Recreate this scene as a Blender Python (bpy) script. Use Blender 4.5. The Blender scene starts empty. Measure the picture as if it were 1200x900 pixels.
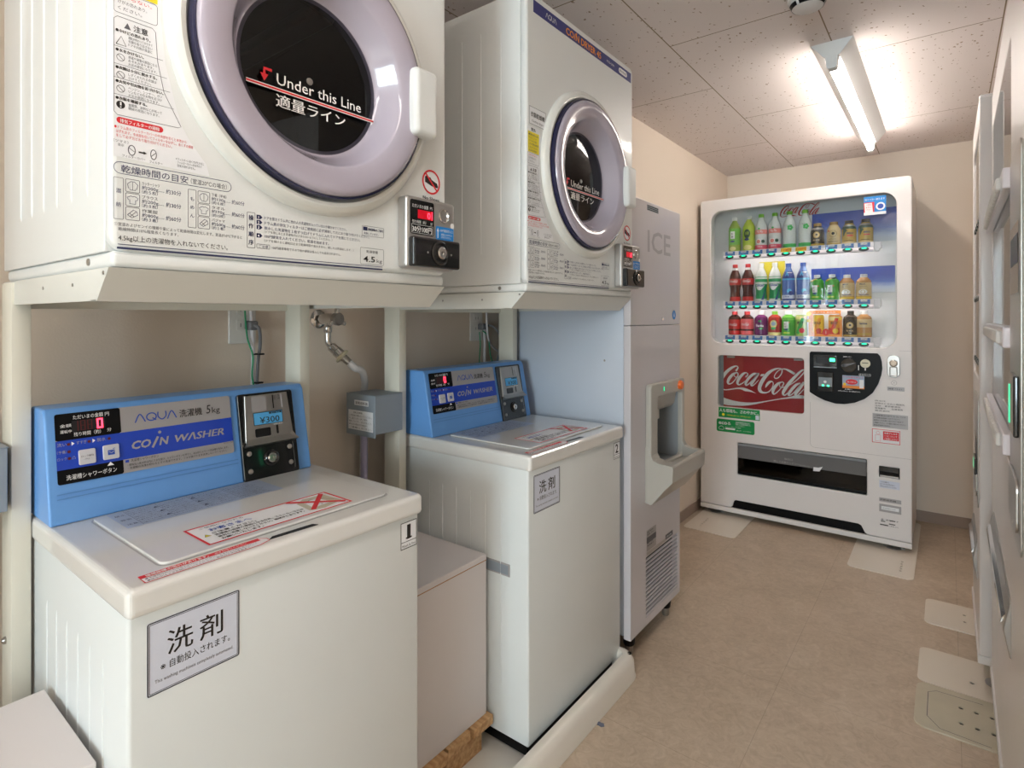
import bpy, bmesh, math, random
from mathutils import Vector, Matrix
SC = bpy.context.scene
COL = SC.collection
PI = math.pi
R = math.radians
random.seed(7)

# ------------------------------------------------------------------ camera, light, exposure
cam_data = bpy.data.cameras.new('camera')
cam = bpy.data.objects.new('camera', cam_data)
COL.objects.link(cam)
cam.location = (0, 0, 1.15)
cam.rotation_euler = (R(90), 0, math.atan2(511, 663))
cam_data.sensor_width = 36
cam_data.lens = 663 / 1200 * 36
cam_data.shift_y = -0.0658
cam_data.clip_start = 0.02
SC.camera = cam
SC.view_settings.view_transform = 'Standard'
SC.view_settings.look = 'None'
SC.view_settings.gamma = 1
SC.view_settings.exposure = 1.16
SC.view_settings.use_curve_mapping = False

TUBE = 17.0         # strength of the ceiling tube by the vending machine
TUBE_NEAR = 16.5    # strength of the tube over the viewer
DAY = 64.0          # daylight through the front window, watts

world = bpy.data.worlds.new('sky')
SC.world = world
world.use_nodes = True
world.node_tree.nodes['Background'].inputs[0].default_value = (0.72, 0.86, 1.0, 1)
world.node_tree.nodes['Background'].inputs[1].default_value = 0.8

def area(name, loc, rot, sx, sy, watts, col):
    d = bpy.data.lights.new(name, 'AREA')
    d.shape = 'RECTANGLE'; d.size = sx; d.size_y = sy; d.energy = watts; d.color = col
    o = bpy.data.objects.new(name, d); COL.objects.link(o)
    o.location = loc; o.rotation_euler = rot
    return o
# daylight just outside the front window, shining in along +Y
area('daylight', (0.27, -3.68, 1.25), (R(90), 0, 0), 0.95, 1.55, DAY, (0.80, 0.92, 1.0))

# ------------------------------------------------------------------ materials
def lin(h):
    h = h.lstrip('#')
    v = [int(h[i:i + 2], 16) / 255 for i in (0, 2, 4)]
    return tuple(c / 12.92 if c <= 0.04045 else ((c + 0.055) / 1.055) ** 2.4 for c in v) + (1,)

MATS = {}
def mat(name, col, rough=0.45, metal=0.0, coat=0.0, emit=None, es=0.0, trans=0.0, ior=1.45, vary=0.04, bump=0.0, bscale=80.0, vscale=6.0):
    m = bpy.data.materials.new(name); m.use_nodes = True
    nt = m.node_tree; b = nt.nodes['Principled BSDF']
    c = lin(col)
    b.inputs['Roughness'].default_value = rough
    b.inputs['Metallic'].default_value = metal
    if name == 'black': b.inputs['Specular IOR Level'].default_value = .18
    b.inputs['Coat Weight'].default_value = coat
    b.inputs['Coat Roughness'].default_value = 0.05
    b.inputs['Transmission Weight'].default_value = trans
    b.inputs['IOR'].default_value = ior
    if emit:
        b.inputs['Emission Color'].default_value = lin(emit)
        b.inputs['Emission Strength'].default_value = es
    tc = nt.nodes.new('ShaderNodeTexCoord')
    if vary:
        n = nt.nodes.new('ShaderNodeTexNoise'); n.inputs['Scale'].default_value = vscale; n.inputs['Detail'].default_value = 3
        nt.links.new(tc.outputs['Object'], n.inputs['Vector'])
        mx = nt.nodes.new('ShaderNodeMix'); mx.data_type = 'RGBA'
        mx.inputs[6].default_value = tuple(x * (1 - vary) for x in c[:3]) + (1,)
        mx.inputs[7].default_value = tuple(min(1, x * (1 + vary)) for x in c[:3]) + (1,)
        nt.links.new(n.outputs['Fac'], mx.inputs[0]); nt.links.new(mx.outputs[2], b.inputs['Base Color'])
    else:
        b.inputs['Base Color'].default_value = c
    if bump:
        n2 = nt.nodes.new('ShaderNodeTexNoise'); n2.inputs['Scale'].default_value = bscale; n2.inputs['Detail'].default_value = 4
        nt.links.new(tc.outputs['Object'], n2.inputs['Vector'])
        bp = nt.nodes.new('ShaderNodeBump'); bp.inputs['Strength'].default_value = bump; bp.inputs['Distance'].default_value = 0.004
        nt.links.new(n2.outputs['Fac'], bp.inputs['Height']); nt.links.new(bp.outputs['Normal'], b.inputs['Normal'])
    MATS[name] = m
    return m

def glass(name, tint, gloss=1.0):
    m = bpy.data.materials.new(name); m.use_nodes = True
    nt = m.node_tree; nt.nodes.clear()
    out = nt.nodes.new('ShaderNodeOutputMaterial')
    t = nt.nodes.new('ShaderNodeBsdfTransparent'); t.inputs[0].default_value = lin(tint)
    g = nt.nodes.new('ShaderNodeBsdfGlossy'); g.inputs['Roughness'].default_value = 0.01
    f = nt.nodes.new('ShaderNodeLayerWeight'); f.inputs['Blend'].default_value = .5
    p5 = nt.nodes.new('ShaderNodeMath'); p5.operation = 'POWER'; p5.inputs[1].default_value = 5
    mu = nt.nodes.new('ShaderNodeMath'); mu.operation = 'MULTIPLY_ADD'; mu.inputs[1].default_value = .94 * gloss; mu.inputs[2].default_value = .05 * gloss
    nt.links.new(f.outputs['Facing'], p5.inputs[0])
    mx = nt.nodes.new('ShaderNodeMixShader')
    nt.links.new(p5.outputs[0], mu.inputs[0]); nt.links.new(mu.outputs[0], mx.inputs[0])
    nt.links.new(t.outputs[0], mx.inputs[1]); nt.links.new(g.outputs[0], mx.inputs[2])
    nt.links.new(mx.outputs[0], out.inputs[0])
    MATS[name] = m
    return m

mat('dryer_white', '#e6e7e5', 0.35, coat=0.25, vary=0.015)
mat('ring_cream', '#e3e2dc', 0.3, coat=0.4, vary=0.01)
mat('skirt_cream', '#dcdbd4', 0.4, coat=0.2, vary=0.02)
mat('post_cream', '#dcd8ca', 0.5, vary=0.02)
mat('lavender', '#b3abb8', 0.12, coat=0.6, vary=0.015)
mat('seal_navy', '#2a2a48', 0.25, coat=0.4, vary=0.0)
mat('drum_dark', '#1b1b1e', 0.4, metal=0.2, vary=0.25, vscale=60)
mat('washer_white', '#e0e3e2', 0.42, coat=0.2, vary=0.015)
mat('lid_cream', '#e6e4e0', 0.28, coat=1.0, vary=0.01)
mat('console_blue', '#6ba3e4', 0.4, coat=0.25, vary=0.02)
mat('console_groove', '#5c90cc', 0.5, vary=0.0)
mat('black_gloss', '#101012', 0.15, coat=0.6, vary=0.0)
mat('black', '#0b0b0d', 0.35, vary=0.1)
mat('silver_label', '#a8a4a4', 0.4, metal=0.2, vary=0.02)
mat('silver', '#b4b0ac', 0.3, metal=0.7, vary=0.03)
mat('chrome', '#d4d2d0', 0.1, metal=1.0, vary=0.0)
mat('steel', '#aaa6a2', 0.28, metal=0.9, vary=0.06)
mat('stripe_blue', '#0b3fb8', 0.35, coat=0.2, vary=0.0)
mat('logo_blue', '#2b51b0', 0.4, vary=0.0)
mat('band_navy', '#2d3277', 0.35, coat=0.3, vary=0.02)
mat('ink_navy', '#30345c', 0.5, vary=0.0)
mat('ink', '#27211f', 0.5, vary=0.0)
mat('ink_grey', '#5f5d62', 0.5, vary=0.0)
mat('ink_red', '#dd2a34', 0.45, vary=0.0)
mat('ink_orange', '#f4941e', 0.4, vary=0.0)
mat('ink_white', '#f4f2f0', 0.4, vary=0.0)
mat('ink_yellow', '#f2dd2a', 0.45, vary=0.0)
mat('paper', '#eeeef0', 0.45, vary=0.0)
mat('paper_lilac', '#d8dcea', 0.4, vary=0.01)
mat('paper_blue', '#b4bed2', 0.4, vary=0.06, vscale=25)
mat('price_blue', '#58b2ea', 0.4, vary=0.0)
mat('sticker_blue', '#1c86d4', 0.4, vary=0.0)
mat('button_grey', '#cfcdd2', 0.35, coat=0.3, vary=0.0)
mat('led_off', '#5a1216', 0.4, vary=0.0)
mat('led_panel', '#8c0d1e', 0.3, emit='#c00018', es=0.35, vary=0.0)
mat('led_on', '#ff6070', 0.3, emit='#ff2840', es=2.6, vary=0.0)
mat('led_green', '#40ff90', 0.3, emit='#30ff90', es=2.6, vary=0.0)
mat('lamp_green', '#00c878', 0.25, emit='#28e8a0', es=0.9, vary=0.0)
mat('lamp_dark', '#26382f', 0.3, coat=0.4, vary=0.0)
mat('red_panel', '#b02024', 0.3, vary=0.05, vscale=3)
mat('coke_red', '#c81e22', 0.3, vary=0.0)
mat('sticker_green', '#12914a', 0.4, vary=0.0)
mat('vm_white', '#e9e4e2', 0.35, coat=0.3, vary=0.012)
mat('vm_inner', '#e6e6e8', 0.5, vary=0.01)
mat('rail_white', '#ece6ec', 0.3, coat=0.3, vary=0.0)
mat('card_blue', '#4377bd', 0.4, vary=0.0)
mat('card_yellow', '#f6c81c', 0.4, vary=0.0)
mat('poster_yellow', '#e0cf2c', 0.5, vary=0.08, vscale=30)
mat('poster_orange', '#ec8f3a', 0.5, vary=0.05, vscale=30)
mat('metal_blue_white', '#9fb0c8', 0.5, vary=0.0)
mat('ice_side', '#c2cad6', 0.35, coat=0.15, vary=0.02)
mat('ice_front', '#cdc8cb', 0.3, coat=0.3, vary=0.02)
mat('ice_letters', '#a9a5a8', 0.4, vary=0.0)
mat('spout_beige', '#b4afa6', 0.38, coat=0.15, vary=0.02)
mat('spout_grey', '#8f9295', 0.4, vary=0.02)
mat('orange_button', '#f2702a', 0.35, coat=0.3, vary=0.0)
mat('box_grey', '#8f979f', 0.5, vary=0.05, vscale=20)
mat('board_white', '#e0d9d8', 0.42, vary=0.015)
mat('board_edge', '#b07a50', 0.6, vary=0.1)
mat('pan_cream', '#e6e0d6', 0.3, coat=0.4, vary=0.02)
mat('plate_cream', '#e6dccd', 0.3, coat=0.3, vary=0.03)
mat('plate_worn', '#c9c0aa', 0.35, coat=0.2, vary=0.12, vscale=14)
mat('plastic_white', '#e6e4e0', 0.4, coat=0.2, vary=0.01)
mat('cord_grey', '#6f6f73', 0.5, vary=0.0)
mat('cord_white', '#d4d0d2', 0.45, vary=0.0)
mat('cord_green', '#1d8d5e', 0.45, vary=0.0)
mat('hose_white', '#d9d9dc', 0.35, coat=0.2, vary=0.0)
mat('hose_lilac', '#a7a0bb', 0.35, coat=0.2, vary=0.0)
mat('nylon_cream', '#e8e2c8', 0.45, vary=0.0)
mat('lamp_white', '#e4e6e6', 0.45, vary=0.0)
mat('detector_white', '#d8d6d4', 0.45, vary=0.0)
mat('added_fill_strip', '#ffffff', 0.3, emit='#fff6ee', es=10.0, vary=0.0)  # glow added to brighten the drinks, not a known lamp
mat('lamp_tube_near', '#ffffff', 0.3, emit='#fff8f1', es=TUBE_NEAR, vary=0.0)
mat('lamp_tube', '#ffffff', 0.3, emit='#fff5ec', es=TUBE, vary=0.0)
mat('debris_grey', '#6c7284', 0.6, vary=0.1)
glass('pane', '#f4f7f7')
glass('pane_dark', '#9a9a9a')
def smoke(name, col, tint, k):
    m = glass(name, tint); nt = m.node_tree
    out = [n for n in nt.nodes if n.type == 'OUTPUT_MATERIAL'][0]; src = out.inputs[0].links[0].from_socket
    d = nt.nodes.new('ShaderNodeBsdfDiffuse'); d.inputs[0].default_value = lin(col)
    mx = nt.nodes.new('ShaderNodeMixShader'); mx.inputs[0].default_value = k
    nt.links.new(src, mx.inputs[1]); nt.links.new(d.outputs[0], mx.inputs[2]); nt.links.new(mx.outputs[0], out.inputs[0])
smoke('pane_frosted', '#8d8c8c', '#9a9a9a', .6)
glass('pane_door', '#9a9aa2', 0.9)

def node_mat(name):
    m = bpy.data.materials.new(name); m.use_nodes = True
    MATS[name] = m
    nt = m.node_tree
    return m, nt, nt.nodes['Principled BSDF']
def nn(nt, t, **kw):
    n = nt.nodes.new(t)
    for k, v in kw.items():
        if k in n.inputs.keys() if hasattr(n.inputs, 'keys') else False: n.inputs[k].default_value = v
        else: setattr(n, k, v)
    return n
def mixc(nt, fac, a, b):
    mx = nt.nodes.new('ShaderNodeMix'); mx.data_type = 'RGBA'
    for s, v in ((0, fac), (6, a), (7, b)):
        if isinstance(v, (tuple, float, int)): mx.inputs[s].default_value = v
        else: nt.links.new(v, mx.inputs[s])
    return mx.outputs[2]
def math_(nt, op, a, b=None):
    n = nt.nodes.new('ShaderNodeMath'); n.operation = op
    for i, v in enumerate((a, b)):
        if v is None: continue
        if isinstance(v, (int, float)): n.inputs[i].default_value = v
        else: nt.links.new(v, n.inputs[i])
    return n.outputs[0]
def ramp(nt, fac, stops):
    r = nt.nodes.new('ShaderNodeValToRGB')
    while len(r.color_ramp.elements) < len(stops): r.color_ramp.elements.new(0.5)
    for e, (p, c) in zip(r.color_ramp.elements, stops): e.position = p; e.color = c
    nt.links.new(fac, r.inputs[0]); return r.outputs[0]

def wall_material(name, col):
    m, nt, b = node_mat(name)
    tc = nn(nt, 'ShaderNodeTexCoord')
    n = nn(nt, 'ShaderNodeTexNoise'); n.inputs['Scale'].default_value = 2.0; nt.links.new(tc.outputs['Object'], n.inputs['Vector'])
    c = lin(col)
    nt.links.new(mixc(nt, n.outputs['Fac'], tuple(x * .97 for x in c[:3]) + (1,), tuple(x * 1.03 for x in c[:3]) + (1,)), b.inputs['Base Color'])
    f = nn(nt, 'ShaderNodeTexNoise'); f.inputs['Scale'].default_value = 220; nt.links.new(tc.outputs['Object'], f.inputs['Vector'])
    bp = nn(nt, 'ShaderNodeBump'); bp.inputs['Strength'].default_value = 0.12; bp.inputs['Distance'].default_value = 0.003
    nt.links.new(f.outputs['Fac'], bp.inputs['Height']); nt.links.new(bp.outputs['Normal'], b.inputs['Normal'])
    b.inputs['Roughness'].default_value = 0.75
wall_material('wall_cream', '#e6d8c8')
wall_material('wall_recess', '#d9d8d2')

def ceiling_material():
    m, nt, b = node_mat('ceiling_board')
    tc = nn(nt, 'ShaderNodeTexCoord')
    # board joints: columns 0.457 wide running along Y, boards 0.914 long, staggered
    sx = nn(nt, 'ShaderNodeSeparateXYZ'); nt.links.new(tc.outputs['Object'], sx.inputs[0])
    cx = nn(nt, 'ShaderNodeCombineXYZ')
    nt.links.new(math_(nt, 'ADD', sx.outputs[1], 20 * .914 - 2.83), cx.inputs[0])
    nt.links.new(math_(nt, 'ADD', sx.outputs[0], 20 * .457 + .318), cx.inputs[1])
    br = nn(nt, 'ShaderNodeTexBrick'); br.offset = 0.5; br.squash = 1.0
    br.inputs['Scale'].default_value = 1.0; br.inputs['Brick Width'].default_value = .914; br.inputs['Row Height'].default_value = .457
    br.inputs['Mortar Size'].default_value = .0022; br.inputs['Mortar Smooth'].default_value = 0.2
    nt.links.new(cx.outputs[0], br.inputs['Vector'])
    # worm-hole pits, small stretched and irregular
    nz = nn(nt, 'ShaderNodeTexNoise'); nz.inputs['Scale'].default_value = 70; nt.links.new(tc.outputs['Object'], nz.inputs['Vector'])
    ad = nn(nt, 'ShaderNodeMixRGB') if False else nt.nodes.new('ShaderNodeVectorMath'); ad.operation = 'MULTIPLY_ADD'
    nt.links.new(nz.outputs['Color'], ad.inputs[0]); ad.inputs[1].default_value = (.018, .018, 0); nt.links.new(tc.outputs['Object'], ad.inputs[2])
    vo = nn(nt, 'ShaderNodeTexVoronoi'); vo.inputs['Scale'].default_value = 78; vo.inputs['Randomness'].default_value = 1
    mp = nn(nt, 'ShaderNodeMapping'); mp.inputs['Scale'].default_value = (1.0, 0.62, 1); mp.inputs['Rotation'].default_value = (0, 0, .5)
    nt.links.new(ad.outputs[0], mp.inputs[0]); nt.links.new(mp.outputs[0], vo.inputs['Vector'])
    sc = nn(nt, 'ShaderNodeSeparateColor'); nt.links.new(vo.outputs['Color'], sc.inputs[0])
    thr = math_(nt, 'MULTIPLY', math_(nt, 'SUBTRACT', sc.outputs[0], .25), .34)
    pit = math_(nt, 'LESS_THAN', vo.outputs['Distance'], thr)
    base = mixc(nt, pit, lin('#e6dcd8'), lin('#a6907e'))
    nt.links.new(mixc(nt, br.outputs['Fac'], base, lin('#8d7a62')), b.inputs['Base Color'])
    b.inputs['Roughness'].default_value = 0.85
ceiling_material()

def floor_material():
    m, nt, b = node_mat('floor_tile')
    tc = nn(nt, 'ShaderNodeTexCoord')
    n1 = nn(nt, 'ShaderNodeTexNoise'); n1.inputs['Scale'].default_value = 5; n1.inputs['Detail'].default_value = 6; n1.inputs['Distortion'].default_value = 1.2
    n2 = nn(nt, 'ShaderNodeTexNoise'); n2.inputs['Scale'].default_value = 26; n2.inputs['Detail'].default_value = 8; n2.inputs['Roughness'].default_value = .7; n2.inputs['Distortion'].default_value = 2.0
    for n in (n1, n2): nt.links.new(tc.outputs['Object'], n.inputs['Vector'])
    f = math_(nt, 'ADD', math_(nt, 'MULTIPLY', n1.outputs['Fac'], .35), math_(nt, 'MULTIPLY', n2.outputs['Fac'], .65))
    c = ramp(nt, f, [(.34, lin('#b3a08b')), (.5, lin('#c4b19b')), (.66, lin('#d2c1ad'))])
    sx = nn(nt, 'ShaderNodeSeparateXYZ'); nt.links.new(tc.outputs['Object'], sx.inputs[0])
    cx = nn(nt, 'ShaderNodeCombineXYZ')
    nt.links.new(math_(nt, 'ADD', sx.outputs[0], 20 * .45 - .028), cx.inputs[0]); nt.links.new(math_(nt, 'ADD', sx.outputs[1], 20 * .45 - .1), cx.inputs[1])
    br = nn(nt, 'ShaderNodeTexBrick'); br.offset = 0.0
    br.inputs['Scale'].default_value = 1; br.inputs['Brick Width'].default_value = .45; br.inputs['Row Height'].default_value = .45
    br.inputs['Mortar Size'].default_value = .0012; br.inputs['Mortar Smooth'].default_value = .6
    nt.links.new(cx.outputs[0], br.inputs['Vector'])
    nt.links.new(mixc(nt, math_(nt, 'MULTIPLY', br.outputs['Fac'], .45), c, lin('#8a7864')), b.inputs['Base Color'])
    b.inputs['Roughness'].default_value = 0.42
    bp = nn(nt, 'ShaderNodeBump'); bp.inputs['Strength'].default_value = .06; bp.inputs['Distance'].default_value = .002
    nt.links.new(n2.outputs['Fac'], bp.inputs['Height']); nt.links.new(bp.outputs['Normal'], b.inputs['Normal'])
floor_material()

def wood_material():
    m, nt, b = node_mat('wood')
    tc = nn(nt, 'ShaderNodeTexCoord')
    mp = nn(nt, 'ShaderNodeMapping'); mp.inputs['Scale'].default_value = (6, 60, 60); nt.links.new(tc.outputs['Object'], mp.inputs[0])
    n = nn(nt, 'ShaderNodeTexNoise'); n.inputs['Scale'].default_value = 1.5; n.inputs['Detail'].default_value = 5; nt.links.new(mp.outputs[0], n.inputs['Vector'])
    nt.links.new(ramp(nt, n.outputs['Fac'], [(.3, lin('#b08052')), (.7, lin('#dcb484'))]), b.inputs['Base Color'])
    b.inputs['Roughness'].default_value = .65
wood_material()

def sky_poster_material():          # printed poster: blue sky over cloud and sand
    m, nt, b = node_mat('sky_poster')
    tc = nn(nt, 'ShaderNodeTexCoord')
    sx = nn(nt, 'ShaderNodeSeparateXYZ'); nt.links.new(tc.outputs['Generated'], sx.inputs[0])
    n = nn(nt, 'ShaderNodeTexNoise'); n.inputs['Scale'].default_value = 5; n.inputs['Detail'].default_value = 5; nt.links.new(tc.outputs['Generated'], n.inputs['Vector'])
    f = math_(nt, 'ADD', sx.outputs[2], math_(nt, 'MULTIPLY', math_(nt, 'SUBTRACT', n.outputs['Fac'], .5), .3))
    nt.links.new(ramp(nt, f, [(.05, lin('#cdd3e0')), (.2, lin('#c4cfe8')), (.42, lin('#4f74cc')), (.65, lin('#2349b4'))]), b.inputs['Base Color'])
    b.inputs['Roughness'].default_value = .4
sky_poster_material()

def drum_material():                # perforated drum metal
    m, nt, b = node_mat('drum_perforated')
    tc = nn(nt, 'ShaderNodeTexCoord')
    vo = nn(nt, 'ShaderNodeTexVoronoi'); vo.inputs['Scale'].default_value = 34; vo.inputs['Randomness'].default_value = .25
    nt.links.new(tc.outputs['Object'], vo.inputs['Vector'])
    p = math_(nt, 'LESS_THAN', vo.outputs['Distance'], .22)
    nt.links.new(mixc(nt, p, lin('#1c1b1e'), lin('#050506')), b.inputs['Base Color'])
    b.inputs['Roughness'].default_value = .35; b.inputs['Metallic'].default_value = .25
drum_material()

def tube_glow(): pass
# ------------------------------------------------------------------ geometry helpers
class Frame:                        # a flat drawing surface: u along ex, v along ey, d outwards
    def __init__(s, O, ex, ey):
        s.O, s.ex, s.ey = Vector(O), Vector(ex), Vector(ey); s.n = s.ex.cross(s.ey).normalized()
    def pt(s, u, v, d=0): return s.O + s.ex * u + s.ey * v + s.n * d
class CylFrame:                     # drawing surface wrapped round an upright cylinder, u measured round it from the front
    def __init__(s, r, z=0): s.r, s.z = r, z
    def pt(s, u, v, d=0):
        a = u / s.r; q = s.r + d
        return Vector((math.sin(a) * q, -math.cos(a) * q, s.z + v))
FRONT = Frame((0, 0, 0), (1, 0, 0), (0, 0, 1))          # normal is -y: the face of every machine

GLYPHS = {}
def glyphs(body, bold=0.0, shear=0.0, res=2):
    k = (body, bold, shear, res)
    if k not in GLYPHS:
        c = bpy.data.curves.new('lettering', 'FONT'); c.body = body; c.resolution_u = res; c.offset = bold; c.shear = shear
        o = bpy.data.objects.new('lettering', c)
        m = bpy.data.meshes.new_from_object(o)
        vs = [(v.co.x, v.co.y) for v in m.vertices]; fs = [tuple(p.vertices) for p in m.polygons]
        bpy.data.objects.remove(o); bpy.data.meshes.remove(m); bpy.data.curves.remove(c)
        GLYPHS[k] = (vs, fs)
    return GLYPHS[k]

def catmull(pts, n=6, closed=False):
    out = []; L = len(pts)
    rng = range(L) if closed else range(L - 1)
    for i in rng:
        p = [pts[(i + j) % L] if closed else pts[min(max(i + j, 0), L - 1)] for j in (-1, 0, 1, 2)]
        for k in range(n):
            t = k / n
            out.append(tuple(.5 * (2 * b + (c - a) * t + (2 * a - 5 * b + 4 * c - d) * t * t + (3 * b - a - 3 * c + d) * t ** 3) for a, b, c, d in zip(*p)))
    if not closed: out.append(tuple(pts[-1]))
    return out

def rrect_pts(u0, v0, u1, v1, r=0.0, n=5):
    r = min(r, abs(u1 - u0) / 2, abs(v1 - v0) / 2)
    if r <= 0: return [(u0, v0), (u1, v0), (u1, v1), (u0, v1)]
    o = []
    for cx, cy, a0 in ((u1 - r, v0 + r, -PI / 2), (u1 - r, v1 - r, 0), (u0 + r, v1 - r, PI / 2), (u0 + r, v0 + r, PI)):
        for k in range(n + 1):
            a = a0 + PI / 2 * k / n; o.append((cx + r * math.cos(a), cy + r * math.sin(a)))
    return o
def circ_pts(cx, cy, r, n=24, ry=None):
    return [(cx + r * math.cos(2 * PI * k / n), cy + (ry or r) * math.sin(2 * PI * k / n)) for k in range(n)]

class MB:
    def __init__(s, scale=1.0, origin=(0, 0, 0)):
        s.v, s.f, s.m, s.sm, s.names = [], [], [], [], []
        s.k, s.o = scale, Vector(origin)
    def mi(s, name):
        if name not in s.names: s.names.append(name)
        return s.names.index(name)
    def add(s, vs, fs, mt, smooth=False):
        b = len(s.v); i = s.mi(mt)
        s.v += [Vector(p) for p in vs]
        for f in fs: s.f.append([b + j for j in f]); s.m.append(i); s.sm.append(smooth)
    # --- solids
    def bm(s, bm, mt, M=None, smooth=False):
        bm.verts.index_update()
        s.add([(M @ v.co if M else v.co.copy()) for v in bm.verts], [[v.index for v in f.verts] for f in bm.faces], mt, smooth)
        bm.free()
    def box(s, x0, x1, y0, y1, z0, z1, mt, bev=0.0, seg=3, M=None):
        b = bmesh.new(); bmesh.ops.create_cube(b, size=1)
        for v in b.verts: v.co = Vector(((x0 + x1) / 2 + v.co.x * (x1 - x0), (y0 + y1) / 2 + v.co.y * (y1 - y0), (z0 + z1) / 2 + v.co.z * (z1 - z0)))
        if bev: bmesh.ops.bevel(b, geom=b.edges[:] , offset=bev, segments=seg, profile=.5, affect='EDGES')
        s.bm(b, mt, M); return s
    def prism(s, prof, a0, a1, axis, mt, bev=0.0, seg=2, M=None):
        """closed profile extruded along an axis: 'x' takes (y,z), 'y' takes (x,z), 'z' takes (x,y)"""
        mk = {'x': lambda p, a: (a, p[0], p[1]), 'y': lambda p, a: (p[0], a, p[1]), 'z': lambda p, a: (p[0], p[1], a)}[axis]
        b = bmesh.new(); n = len(prof)
        A = [b.verts.new(mk(p, a0)) for p in prof]; B = [b.verts.new(mk(p, a1)) for p in prof]
        b.faces.new(A); b.faces.new(B[::-1])
        for i in range(n): b.faces.new((A[i], B[i], B[(i + 1) % n], A[(i + 1) % n]))
        bmesh.ops.recalc_face_normals(b, faces=b.faces[:])
        if bev: bmesh.ops.bevel(b, geom=b.edges[:], offset=bev, segments=seg, profile=.5, affect='EDGES')
        s.bm(b, mt, M); return s
    def lathe(s, prof, mt, O=(0, 0, 0), axis=(0, 0, 1), n=32, smooth=True, caps=(False, False)):
        O = Vector(O); ax = Vector(axis).normalized()
        t = Vector((1, 0, 0)) if abs(ax.x) < .9 else Vector((0, 1, 0))
        e1 = (t - ax * t.dot(ax)).normalized(); e2 = ax.cross(e1)
        vs = []; fs = []; m = len(prof)
        for k in range(n):
            a = 2 * PI * k / n; d = e1 * math.cos(a) + e2 * math.sin(a)
            vs += [O + d * r + ax * h for r, h in prof]
        for k in range(n):
            k2 = (k + 1) % n
            for j in range(m - 1): fs.append((k * m + j, k2 * m + j, k2 * m + j + 1, k * m + j + 1))
        s.add(vs, fs, mt, smooth)
        if caps[0]: s.add([vs[k * m] for k in range(n)][::-1], [list(range(n))], mt)
        if caps[1]: s.add([vs[k * m + m - 1] for k in range(n)], [list(range(n))], mt)
        return s
    def cyl(s, p0, p1, r0, mt, r1=None, n=20):
        p0, p1 = Vector(p0), Vector(p1); r1 = r0 if r1 is None else r1
        return s.lathe([(r0, 0), (r1, (p1 - p0).length)], mt, p0, p1 - p0, n, True, (True, True))
    def tube(s, pts, r, mt, n=10, sub=5):
        P = [Vector(p) for p in (catmull([tuple(q) for q in pts], sub) if sub else pts)]
        vs, fs = [], []; L = len(P)
        up = Vector((.13, .3, .94)).normalized(); prev = None
        for i, p in enumerate(P):
            t = (P[min(i + 1, L - 1)] - P[max(i - 1, 0)]).normalized()
            e = (prev - t * prev.dot(t)) if prev else t.cross(up)
            e = e.normalized(); prev = e; g = t.cross(e)
            vs += [p + e * r * math.cos(2 * PI * k / n) + g * r * math.sin(2 * PI * k / n) for k in range(n)]
        for i in range(L - 1):
            for k in range(n): fs.append((i * n + k, i * n + (k + 1) % n, (i + 1) * n + (k + 1) % n, (i + 1) * n + k))
        s.add(vs, fs, mt, True)
        s.add(vs[:n][::-1], [list(range(n))], mt); s.add(vs[-n:], [list(range(n))], mt)
        return s
    def plate(s, outer, holes, d0, d1, mt, bev=0.0, F=FRONT, res=2):
        """flat sheet with holes in the plane of F, from depth d0 to d1 (outwards)"""
        c = bpy.data.curves.new('plate', 'CURVE'); c.dimensions = '2D'; c.fill_mode = 'BOTH'
        c.extrude = max((d1 - d0) / 2 - bev, 1e-5); c.bevel_depth = bev; c.bevel_resolution = res; c.offset = -bev
        for loop in [outer] + list(holes):
            sp = c.splines.new('POLY'); sp.points.add(len(loop) - 1)
            for q, (u, v) in zip(sp.points, loop): q.co = (u, v, 0, 1)
            sp.use_cyclic_u = True
        o = bpy.data.objects.new('plate', c); m = bpy.data.meshes.new_from_object(o)
        mid = (d0 + d1) / 2
        s.add([F.pt(v.co.x, v.co.y, v.co.z + mid) for v in m.vertices], [tuple(p.vertices) for p in m.polygons], mt)
        bpy.data.objects.remove(o); bpy.data.meshes.remove(m); bpy.data.curves.remove(c)
        return s
    # --- prints, drawn on a frame at a hair's height d
    def poly(s, F, pts, mt, d=.0003):
        if isinstance(F, CylFrame) and max(p[0] for p in pts) - min(p[0] for p in pts) > .006:
            b = bmesh.new(); b.faces.new([b.verts.new((u, v, 0)) for u, v in pts])
            bmesh.ops.triangulate(b, faces=b.faces[:]); bmesh.ops.subdivide_edges(b, edges=b.edges[:], cuts=4, use_grid_fill=True)
            b.verts.index_update(); s.add([F.pt(v.co.x, v.co.y, d) for v in b.verts], [[v.index for v in f.verts] for f in b.faces], mt); b.free(); return s
        s.add([F.pt(u, v, d) for u, v in pts], [list(range(len(pts)))], mt); return s
    def rect(s, F, u0, v0, u1, v1, mt, d=.0003, r=0.0):
        return s.poly(F, rrect_pts(u0, v0, u1, v1, r), mt, d)
    def ring(s, F, u0, v0, u1, v1, w, mt, d=.0005, r=0.0):
        a = rrect_pts(u0, v0, u1, v1, r); b = rrect_pts(u0 + w, v0 + w, u1 - w, v1 - w, max(r - w, 0.0) if r > 0 else 0)
        if len(a) != len(b): b = rrect_pts(u0 + w, v0 + w, u1 - w, v1 - w, 1e-5)
        n = len(a)
        s.add([F.pt(*p, d) for p in a + b], [(i, (i + 1) % n, n + (i + 1) % n, n + i) for i in range(n)], mt); return s
    def disc(s, F, u, v, r, mt, d=.0003, ry=None, n=24): return s.poly(F, circ_pts(u, v, r, n, ry), mt, d)
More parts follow.
